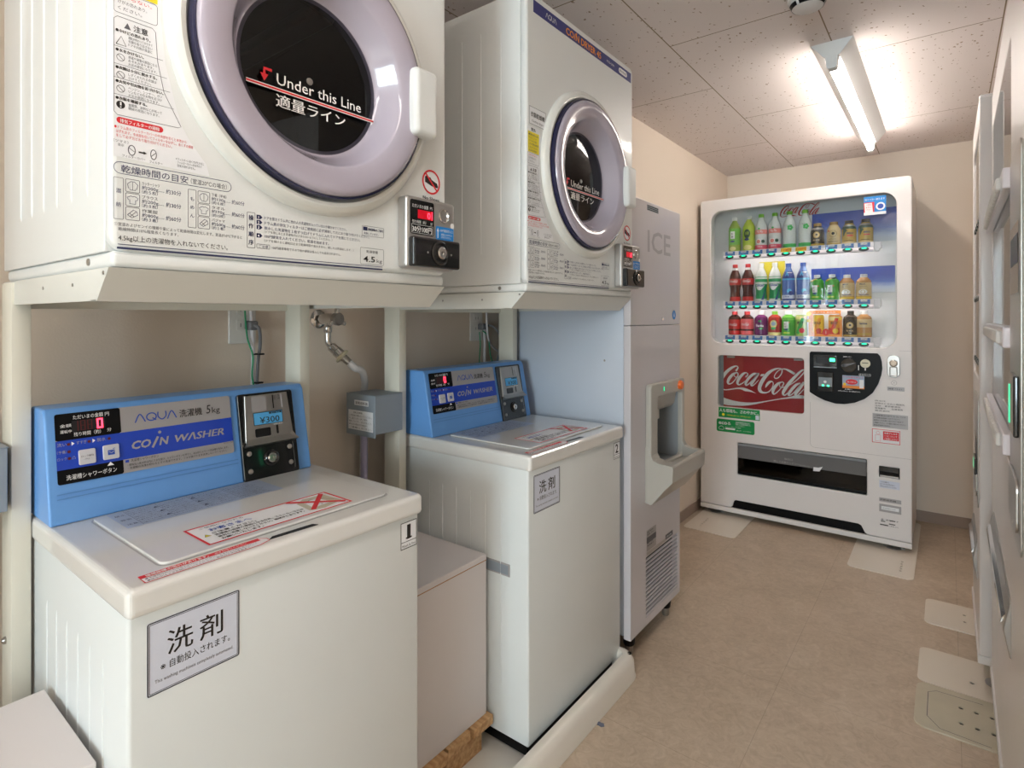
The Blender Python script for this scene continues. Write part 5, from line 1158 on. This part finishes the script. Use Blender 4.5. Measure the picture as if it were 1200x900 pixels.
PR = {  # outline (radius, height), cap (radius, bottom, top)
 'tall': ([(.001, 0), (.029, 0), (.031, .004), (.031, .128), (.030, .140), (.022, .160), (.0125, .176), (.012, .186)], (.0145, .182, .200)),
 'slim': ([(.001, 0), (.028, 0), (.031, .004), (.0305, .030), (.029, .034), (.0305, .040), (.0305, .118), (.027, .140), (.016, .170), (.012, .182), (.012, .190)], (.0145, .186, .205)),
 'contour': ([(.001, 0), (.027, 0), (.0285, .004), (.027, .030), (.0245, .055), (.0265, .078), (.0305, .098), (.0305, .130), (.027, .150), (.019, .172), (.0125, .188), (.012, .198)], (.0145, .194, .214)),
 'canbottle': ([(.001, 0), (.029, 0), (.031, .004), (.031, .076), (.029, .088), (.020, .104), (.018, .108)], (.0195, .106, .124)),
 'stout': ([(.001, 0), (.030, 0), (.0325, .004), (.0325, .082), (.030, .096), (.020, .108), (.015, .113)], (.0165, .111, .130)),
 'small': ([(.001, 0), (.029, 0), (.032, .004), (.032, .090), (.029, .104), (.017, .114), (.0135, .118)], (.0155, .115, .135)),
 'can': ([(.001, 0), (.024, 0), (.027, .005), (.027, .106), (.0245, .112), (.0245, .114), (.023, .113), (.001, .112)], None)}
PR = {k: ([(r * 1.07, z) for r, z in p], c) for k, (p, c) in PR.items()}
def rad(prof, z):
    for (r0, z0), (r1, z1) in zip(prof, prof[1:]):
        if z0 <= z <= z1 and z1 > z0: return r0 + (r1 - r0) * (z - z0) / (z1 - z0)
    return prof[-2][0]
def band(prof, z0, z1, ex=.0005):
    n = 6; return [(rad(prof, z0 + (z1 - z0) * k / n) + ex, z0 + (z1 - z0) * k / n) for k in range(n + 1)]
def drink(kind, u, z, label, body, cap, bands=(), prints=None, turn=0, cat='bottle', group=None):
    name = {'can': 'drink_can', 'canbottle': 'coffee_bottle'}.get(kind, 'drink_bottle')
    t = thing(name, label, 'can' if kind == 'can' else 'bottle', (VX + u, VY + .082, z), turn, group)
    prof, cp = PR[kind]
    MB().lathe(prof, body, n=28).build('can_body' if kind == 'can' else 'bottle_body', t)
    if cp:
        r, a, b = cp; MB().lathe([(r, a), (r, b - .001), (r - .001, b), (0, b)], cap, n=20).build('cap', t)
    else: MB().lathe([(.0248, .1120), (.0240, .1145), (.0226, .1132), (0, .1128)], 'steel', n=24).build('lid', t)
    if bands or prints:
        q = MB()
        for z0, z1, m in bands: q.lathe(band(prof, z0, z1), m, n=28)
        if prints: prints(q, lambda zz, ex=.0008: CylFrame(rad(prof, zz) + ex, 0))
        q.build('label', t)
    return t
Z1, Z2, Z3 = 1.5258, 1.2388, 1.0448
def pr_tea(panel, mark):
    def f(q, C):
        F = C(.09); q.rect(F, -.016, .075, .010, .118, panel, .0002); q.text(F, 'お', -.011, .099, .013, mark, d=.0005, bold=.03); q.text(F, '茶', -.011, .082, .013, mark, d=.0005, bold=.03); q.poly(F, circ_pts(-.004, .060, .013, 12, .006), 'navy', .0003)
        F = C(.02); q.poly(F, circ_pts(-.002, .018, .018, 14, .012), 'pale_yellow', .0004)
    return f
def pr_dark(q, C):
    F = C(.09); q.poly(F, circ_pts(-.002, .098, .018, 14, .026), 'dark_green', .0003); q.poly(F, circ_pts(-.004, .066, .014, 12, .008), 'navy', .0003); q.text(F, '緑', -.002, .092, .022, 'label_lime', None, 'C', d=.0007); F = C(.02); q.poly(F, circ_pts(0, .020, .024, 14, .014), 'pale_yellow', .0004)
def pr_peach(q, C):
    F = C(.1); q.poly(F, circ_pts(-.004, .120, .006, 10), 'leaf_green', .0006); q.text(F, 'もも', 0, .098, .016, 'ink_white', .032, 'C', d=.0006, bold=.03); F = C(.04); q.poly(F, circ_pts(-.008, .048, .016, 16, .014), 'ink_white', .0005); q.poly(F, circ_pts(-.007, .048, .011, 14), 'label_coral', .0008); q.poly(F, circ_pts(.017, .048, .010, 8), 'dark_green', .0008); q.text(F, '天然水', 0, .015, .010, 'ink_white', .03, 'C', d=.0005)
def pr_water(q, C):
    F = C(.1); q.text(F, 'いろはす', -.004, .122, .011, 'ink_grey', .030, 'C', d=.0004)
    for k in range(5): q.poly(F, circ_pts(.010 + .009 * math.cos(k * 1.256), .112 + .009 * math.sin(k * 1.256), .007, 8), 'leaf_green', .0005)
def pr_black(q, C):
    F = C(.05); q.poly(F, circ_pts(0, .060, .017, 18), 'coffee_gold', .0003); q.poly(F, circ_pts(0, .060, .0135, 16), 'coffee_cream', .0005); q.poly(F, circ_pts(.001, .061, .006, 6), 'coffee_black', .0008); q.text(F, 'BLACK', 0, .029, .010, 'coffee_cream', .032, 'C', d=.0005, bold=.02); q.text(F, '無糖', 0, .018, .006, 'coffee_cream', .014, 'C', d=.0005)
def pr_cafe(q, C):
    F = C(.05); q.hoop(F, 0, .060, .018, .0012, 'coffee_black', .0004, 20); q.poly(F, circ_pts(.001, .061, .008, 7), 'coffee_black', .0006); q.rect(F, -.026, .072, -.016, .078, 'ink_red', .0005); q.text(F, 'カフェオレ', 0, .028, .009, 'coffee_black', .034, 'C', d=.0005); q.rect(F, -.024, .017, .024, .0195, 'coffee_black', .0004)
def pr_gold(q, C):
    F = C(.05); q.poly(F, [(-.026, .080), (-.012, .078), (-.004, .070), (-.014, .060), (-.020, .045), (-.026, .040)], 'dark_green', .0004); q.text(F, 'EMERALD', .008, .052, .012, 'ink_navy', .030, 'C', d=.0006, bold=.04); q.rect(F, -.006, .040, .022, .046, 'ink_red', .0005); q.rect(F, -.022, .016, .022, .019, 'coffee_black', .0004)
def pr_coke(z, m='ink_white'):
    def f(q, C): coke_script(q, C(z), -.024, z - .007, .048, m, .0006, 2)
    return f
def pr_skal(q, C):
    F = C(.088); q.poly(F, circ_pts(0, .088, .024, 20, .017), 'ink_white', .0004); q.poly(F, circ_pts(-.002, .088, .019, 20, .028), 'ink_white', .0005); q.text(F, 'Skal', 0, .082, .020, 'navy', .044, 'C', d=.0009, bold=.03, shear=.1); q.poly(F, [(.006, .006), (.020, .006), (.029, .060), (.029, .075), (.018, .030)], 'navy', .0004)
def pr_spring(q, C):
    F = C(.14); q.poly(F, [(-.014, .128), (-.002, .162), (.010, .128), (.004, .128), (-.002, .146), (-.008, .128)], 'sky', .0005); q.text(F, 'water', .012, .150, .010, 'ink_white', .026, 'C', d=.0006, bold=.02); F = C(.05); q.poly(F, circ_pts(.010, .052, .012, 14), 'sky', .0004); q.poly(F, circ_pts(.018, .040, .012, 14), 'navy', .0005); q.text(F, '天然水', -.006, .016, .012, 'navy', .034, 'C', d=.0005, bold=.02)
def pr_ayataka(q, C):
    F = C(.05); q.rect(F, -.018, .040, .006, .078, 'ink_white', .0003); q.text(F, 'お', -.010, .060, .013, 'ink', None, 'C', d=.0005); q.text(F, '茶', -.010, .045, .013, 'ink', None, 'C', d=.0005); q.poly(F, circ_pts(-.006, .034, .010, 10, .005), 'navy', .0003); q.rect(F, .008, .070, .013, .077, 'ink_red', .0003); q.rect(F, -.020, .012, .014, .020, 'label_lime', .0003)
def pr_milktea(q, C):
    F = C(.05); q.text(F, 'MILK', -.002, .074, .011, 'ink_navy', .026, 'C', d=.0005, bold=.02); q.text(F, 'ミルクティー', 0, .062, .009, 'ink', .036, 'C', d=.0005); q.poly(F, circ_pts(0, .038, .020, 16, .013), 'ink_white', .0004); q.hoop(F, 0, .038, .010, .002, 'coffee_gold', .0007, 16); q.rect(F, -.020, .022, .026, .025, 'navy', .0005)
def pr_word(w, m, z, h, wd, bg=None, r=0):
    def f(q, C):
        F = C(z)
        if bg: q.poly(F, circ_pts(0, z + h * .35, r, 18, r * .8), bg, .0004)
        q.text(F, w, 0, z, h, m, wd, 'C', d=.0008, bold=.04)
    return f
def pr_fruit(bg, cols, w, wm):
    def f(q, C):
        F = C(.05); q.poly(F, [(-.022, .015), (-.006, .010), (.010, .055), (.022, .095), (.006, .098), (-.010, .055)], cols[0], .0004); q.poly(F, circ_pts(.008, .030, .014, 14), cols[1], .0005); q.text(F, w, 0, .066, .017, wm, .036, 'C', d=.0009, bold=.04)
    return f
TOPS = ' on the top shelf of the back vending machine'
drink('tall', .172, Z1, 'green tea bottle with light green label, leftmost on the top shelf', 'tea_green', 'cap_white', [(.040, .135, 'label_green'), (.004, .040, 'tea_green')], pr_tea('ink_white', 'ink'))
drink('tall', .251, Z1, 'lime tea bottle with dark green patch, second on the top shelf', 'tea_lime', 'cap_white', [(.004, .140, 'label_lime')], pr_dark)
for k, (u, w) in enumerate(((.318, 'nearer the lime tea bottle'), (.390, 'nearer the clear leaf bottles'))):
    drink('slim', u, Z1, 'clear peach water bottle with green cap on the top shelf, ' + w, 'clear_pet', 'cap_green', [(.090, .115, 'label_coral'), (.002, .028, 'label_rose')], pr_peach, group='peach water bottles on the top shelf')
for k, (u, w) in enumerate(((.465, 'left one, whole body clear'), (.543, 'right one, in front of the blue poster edge'))):
    drink('slim', u, Z1, 'clear water bottle with green leaves, ' + w, 'clear_pet', 'cap_green', [(.116, .138, 'clear_pet'), (.004, .024, 'leaf_green')], pr_water, group='leaf water bottles on the top shelf')
drink('canbottle', .603, Z1, 'black bottle can of coffee with round emblem on the top shelf', 'coffee_black', 'cap_gold', [(.002, .014, 'coffee_gold'), (.088, .100, 'silver')], pr_black)
drink('canbottle', .680, Z1, 'cream bottle can of coffee with round emblem on the top shelf', 'coffee_cream', 'cap_gold', [(.002, .010, 'coffee_gold')], pr_cafe)
for u, w in ((.750, 'beside the cream coffee'), (.824, 'rightmost on the top shelf')):
    drink('canbottle', u, Z1, 'gold bottle can of coffee with dark green shoulder, ' + w, 'coffee_gold', 'cap_black', [(.078, .092, 'dark_green'), (.092, .102, 'silver'), (.002, .012, 'coffee_cream')], pr_gold, group='gold coffee bottle cans on the top shelf')
for u, w in ((.175, 'leftmost on the middle shelf'), (.246, 'second on the middle shelf')):
    drink('contour', u, Z2, 'tall red capped cola bottle with red label, ' + w, 'cola_brown', 'cap_red', [(.094, .130, 'label_red'), (.001, .026, 'label_red'), (.180, .194, 'clear_pet')], pr_coke(.112), group='cola bottles on the middle shelf')
for u, w in ((.318, 'beside the cola bottles'), (.390, 'beside the blue water bottles')):
    drink('contour', u, Z2, 'white capped green and white soda bottle before the yellow card, ' + w, 'white_bottle', 'cap_white', [(.002, .136, 'skin_green')], pr_skal, group='green soda bottles on the middle shelf')
for u, w in ((.460, 'beside the green soda'), (.533, 'beside the small green tea')):
    drink('slim', u, Z2, 'blue spring water bottle with blue cap, ' + w, 'blue_pet', 'cap_blue', [(.112, .160, 'navy'), (.112, .122, 'sky'), (.002, .010, 'navy'), (.010, .030, 'paper_lilac')], pr_spring, group='blue water bottles on the middle shelf')
for u, w in ((.601, 'left of its pair'), (.672, 'right of its pair')):
    t = drink('small', u, Z2, 'short green tea bottle with dark neck ribbon, ' + w, 'mid_green', 'cap_white', [(.004, .092, 'mid_green')], pr_ayataka, group='short green tea bottles on the middle shelf')
    q = MB(); q.lathe([(.0165, .104), (.020, .106), (.0185, .116), (.0150, .118)], 'navy', n=16); q.tube([(0, -.018, .112), (.014, -.022, .114), (.024, -.020, .119)], .004, 'dark_green', 8); q.tube([(0, -.018, .110), (-.012, -.024, .104), (-.022, -.020, .100)], .006, 'coffee_gold', 8); q.build('neck_ribbon', t, label='dark neck ribbon')
for u, w in ((.742, 'beside the green tea'), (.817, 'rightmost on the middle shelf')):
    drink('stout', u - .002, Z2, 'short milk tea bottle with white cap and tea cup picture, ' + w, 'milk_tea', 'cap_white', [(.016, .086, 'coffee_cream'), (.003, .014, 'can_yellow')], pr_milktea, group='milk tea bottles on the middle shelf')
drink('small', .172, Z3, 'small red cola bottle, leftmost on the bottom shelf', 'cola_brown', 'cap_red', [(.034, .088, 'label_red'), (.001, .024, 'label_red')], pr_coke(.056))
drink('small', .242, Z3, 'small cola bottle with pink red label, second on the bottom shelf', 'cola_brown', 'cap_red', [(.034, .092, 'label_pink'), (.001, .024, 'label_pink')], pr_coke(.058), R(-8))
drink('small', .318, Z3, 'purple grape soda bottle on the bottom shelf', 'grape', 'cap_white', [(.004, .100, 'grape')], lambda q, C: (pr_word('Fanta', 'ink_white', .048, .020, .042)(q, C), q.poly(C(.07), circ_pts(0, .080, .010, 8, .005), 'leaf_green', .0006), q.poly(C(.03), circ_pts(.006, .038, .014, 8, .005), 'leaf_green', .0006)))
drink('small', .390, Z3, 'red apple juice bottle with green cap on the bottom shelf', 'apple_red', 'cap_green', [(.020, .100, 'apple_red'), (.002, .018, 'pale_yellow')], lambda q, C: (q.poly(C(.06), circ_pts(0, .064, .019, 16, .022), 'pale_yellow', .0004), q.poly(C(.06), circ_pts(0, .066, .012, 12), 'metal_blue_white', .0007), q.poly(C(.04), circ_pts(0, .040, .014, 10, .007), 'leaf_green', .0008)))
drink('small', .460, Z3, 'light green tea bottle with white panel on the bottom shelf', 'label_green', 'cap_white', [(.004, .095, 'mid_green')], pr_ayataka)
drink('can', .524, Z3, 'pale green fruit can on the bottom shelf', 'can_green', None, [(.090, .108, 'pale_yellow')], pr_fruit(None, ('leaf_green', 'ink_red'), '果汁', 'ink'))
drink('can', .606, Z3, 'yellow and orange soda can inside the orange card', 'can_yellow', None, [(.002, .020, 'can_red')], pr_fruit(None, ('can_orange', 'can_red'), 'GOLD', 'ink'))
drink('can', .684, Z3, 'red fruit can inside the orange card', 'can_orange', None, [(.003, .045, 'can_red'), (.085, .105, 'pale_yellow')], pr_fruit(None, ('can_red', 'can_yellow'), '果実', 'ink'))
drink('small', .757, Z3, 'black coffee bottle with gold emblem on the bottom shelf', 'coffee_black', 'cap_black', [(.002, .012, 'coffee_gold')], pr_black)
drink('small', .817, Z3, 'brown cafe latte bottle, rightmost on the bottom shelf', 'milk_tea', 'cap_white', [(.050, .092, 'coffee_cream'), (.012, .020, 'coffee_gold')], pr_word('latte', 'ink_navy', .066, .014, .034))

# ------------------------------------------------------------------ the two machines along the right side, seen almost edge on
def side_machine(loc, rz, w, dp, zt, win, rails, flap, coin, label, flush, outside):
    t = thing('vending_machine', label, 'vending machine', loc, rz)
    u0, v0, u1, v1 = win
    holes = [rrect_pts(*win, .03, 6), rrect_pts(*flap, .006)]
    door, box = vending_shell(t, w, dp, holes, win, z0=.118, zt=zt)
    s = MB(); s.box(u0 - .012, u1 + .012, flush, flush + .003, v0 - .01, v1 + .01, 'pane'); s.build('display_pane', door, label='clear display window')
    n = 14 if outside else max(3, int((u1 - u0 - .04) / .072)); bt = [u0 + .04 + (u1 - u0 - .08) * k / (n - 1) for k in range(n)]
    for z in rails:
        if not outside: shelf(box, u0 + .004, u1 - .036, z, bt, None, 'button_grey'); continue
        s = MB(); s.box(u0 - .03, u1 + .03, -.014, .001, z, z + .040, 'rail_white', .003, 2); r = s.build('button_strip', door)
        for u in bt:
            s = MB(); s.box(u - .017, u + .017, -.022, -.012, z + .006, z + .032, 'plastic_white', .005, 3); s.build('push_button', r)
    s = MB(); a, b, c, d = flap
    s.box(a - .01, c + .01, .150, .155, b - .01, d + .01, 'drum_dark'); s.box(a - .01, a, .01, .152, b - .01, d + .01, 'black'); s.box(c, c + .01, .01, .152, b - .01, d + .01, 'black'); s.box(a, c, .046, .152, b - .012, b, 'black'); s.box(a, c, .03, .152, d, d + .01, 'box_grey'); s.build('delivery_box', t)
    s = MB(); s.prism([(.008, b + .004), (-.002, b + .006), (-.012, (b + d) / 2), (-.002, d - .006), (.008, d - .004)], a + .003, c - .003, 'x', 'steel', .002); s.prism([(-.004, d - .03), (-.014, d - .045), (-.016, d - .055), (-.006, d - .05)], a + .02, c - .02, 'x', 'chrome', .001); s.build('delivery_flap', door, label='dark delivery flap with chrome lip')
    a, b, c, d = coin
    s = MB(); s.plate(rrect_pts(a, b, c, d, .02), [], 0, .003, 'silver', .001, FRONT); cp = s.build('coin_panel', door, label='silver coin panel')
    F = Frame((0, -.0032, 0), (1, 0, 0), (0, 0, 1)); h = d - b
    q = MB(); q.rect(F, a + .02, d - .25, c - .03, d - .13, 'black_gloss', .0004); q.rect(F, a + .03, d - .20, c - .04, d - .15, 'drum_dark', .0007); q.build('display', cp)
    s = MB(); s.box(c - .13, c - .03, -.010, -.002, b + h * .28, b + h * .43, 'black_gloss', .003, 3); s.rect(Frame((0, -.0102, 0), (1, 0, 0), (0, 0, 1)), c - .12, b + h * .30, c - .105, b + h * .40, 'lamp_green', .0005); s.build('note_slot', cp, label='bill slot with green light')
    s = MB(); s.plate(rrect_pts(a + .03, b + .03, c - .03, b + .12, .02), [], .003, .007, 'steel', .001, FRONT); s.build('lock_plate', cp)
    return t
side_machine((.103, 2.195, 0), R(-90.5), 1.03, .68, 1.80, (.045, .86, .735, 1.70), (1.395, 1.09, .885), (.08, .48, .74, .60), (.765, .76, .985, 1.44), 'white vending machine at the right edge with a tall glossy display window', .001, True)
t2 = side_machine((.076, 2.80, 0), R(-90), .56, .70, 1.83, (.05, .95, .51, 1.74), (1.45, 1.2, .985), (.06, .28, .40, .42), (.30, .55, .52, .90), 'slim white vending machine seen edge on behind the one at the right edge', .004, False)
# floor plates under the machines' feet
def floor_plate(x0, x1, y0, y1, label, m='plate_cream', z=0, holes=(), r=.025, rz=0):
    cx, cy = (x0 + x1) / 2, (y0 + y1) / 2
    s = MB(origin=(cx, cy, z)); F = Frame((0, 0, z), (1, 0, 0), (0, 1, 0))
    s.plate(rrect_pts(x0, y0, x1, y1, r, 5), [circ_pts(hx, hy, .006, 12) for hx, hy in holes], .0, .0042, m, .0012, F)
    s.rect(F, x0 + .02, y0 + .02, x1 - .02, y1 - .02, 'black', .0002) if holes else None
    if m == 'plate_worn': s.stroke(F, [(x0 + .17, y0 + .012), (x0 + .06, y0 + .018), (x0 + .03, y0 + .06), (x0 + .03, y1 - .05), (x0 + .05, y1 - .03), (x0 + .16, y1 - .025)], .0018, 'ink_grey', .0045)
    o = s.build('floor_plate', None, (cx, cy, z)); tag(o, label, 'floor plate'); o.rotation_euler.z = rz
    return o
floor_plate(-1.150, -.875, 3.02, 3.46, 'cream steel plate under the left foot of the back vending machine', holes=[(-1.08, 3.10 + .03 * k) for k in range(5)])
floor_plate(-.372, -.118, 3.01, 3.86, 'cream steel plate under the right foot of the back vending machine', holes=[(-.17, 3.09 + .03 * k) for k in range(5)])
floor_plate(-.072, .42, 2.63, 2.86, 'cream steel plate farthest along the right side machines', holes=[(.05 + .055 * k, y) for k in range(3) for y in (2.72, 2.78)])
floor_plate(-.078, .42, 2.20, 2.43, 'cream steel plate in the middle along the right side machines', holes=[(.06, 2.28)])
floor_plate(-.078, .42, 1.955, 2.195, 'worn steel plate with two rows of holes, nearest along the right side', 'plate_worn', 0, [(.03 + .035 * k, y) for k in range(6) for y in (2.035, 2.115)], .03)
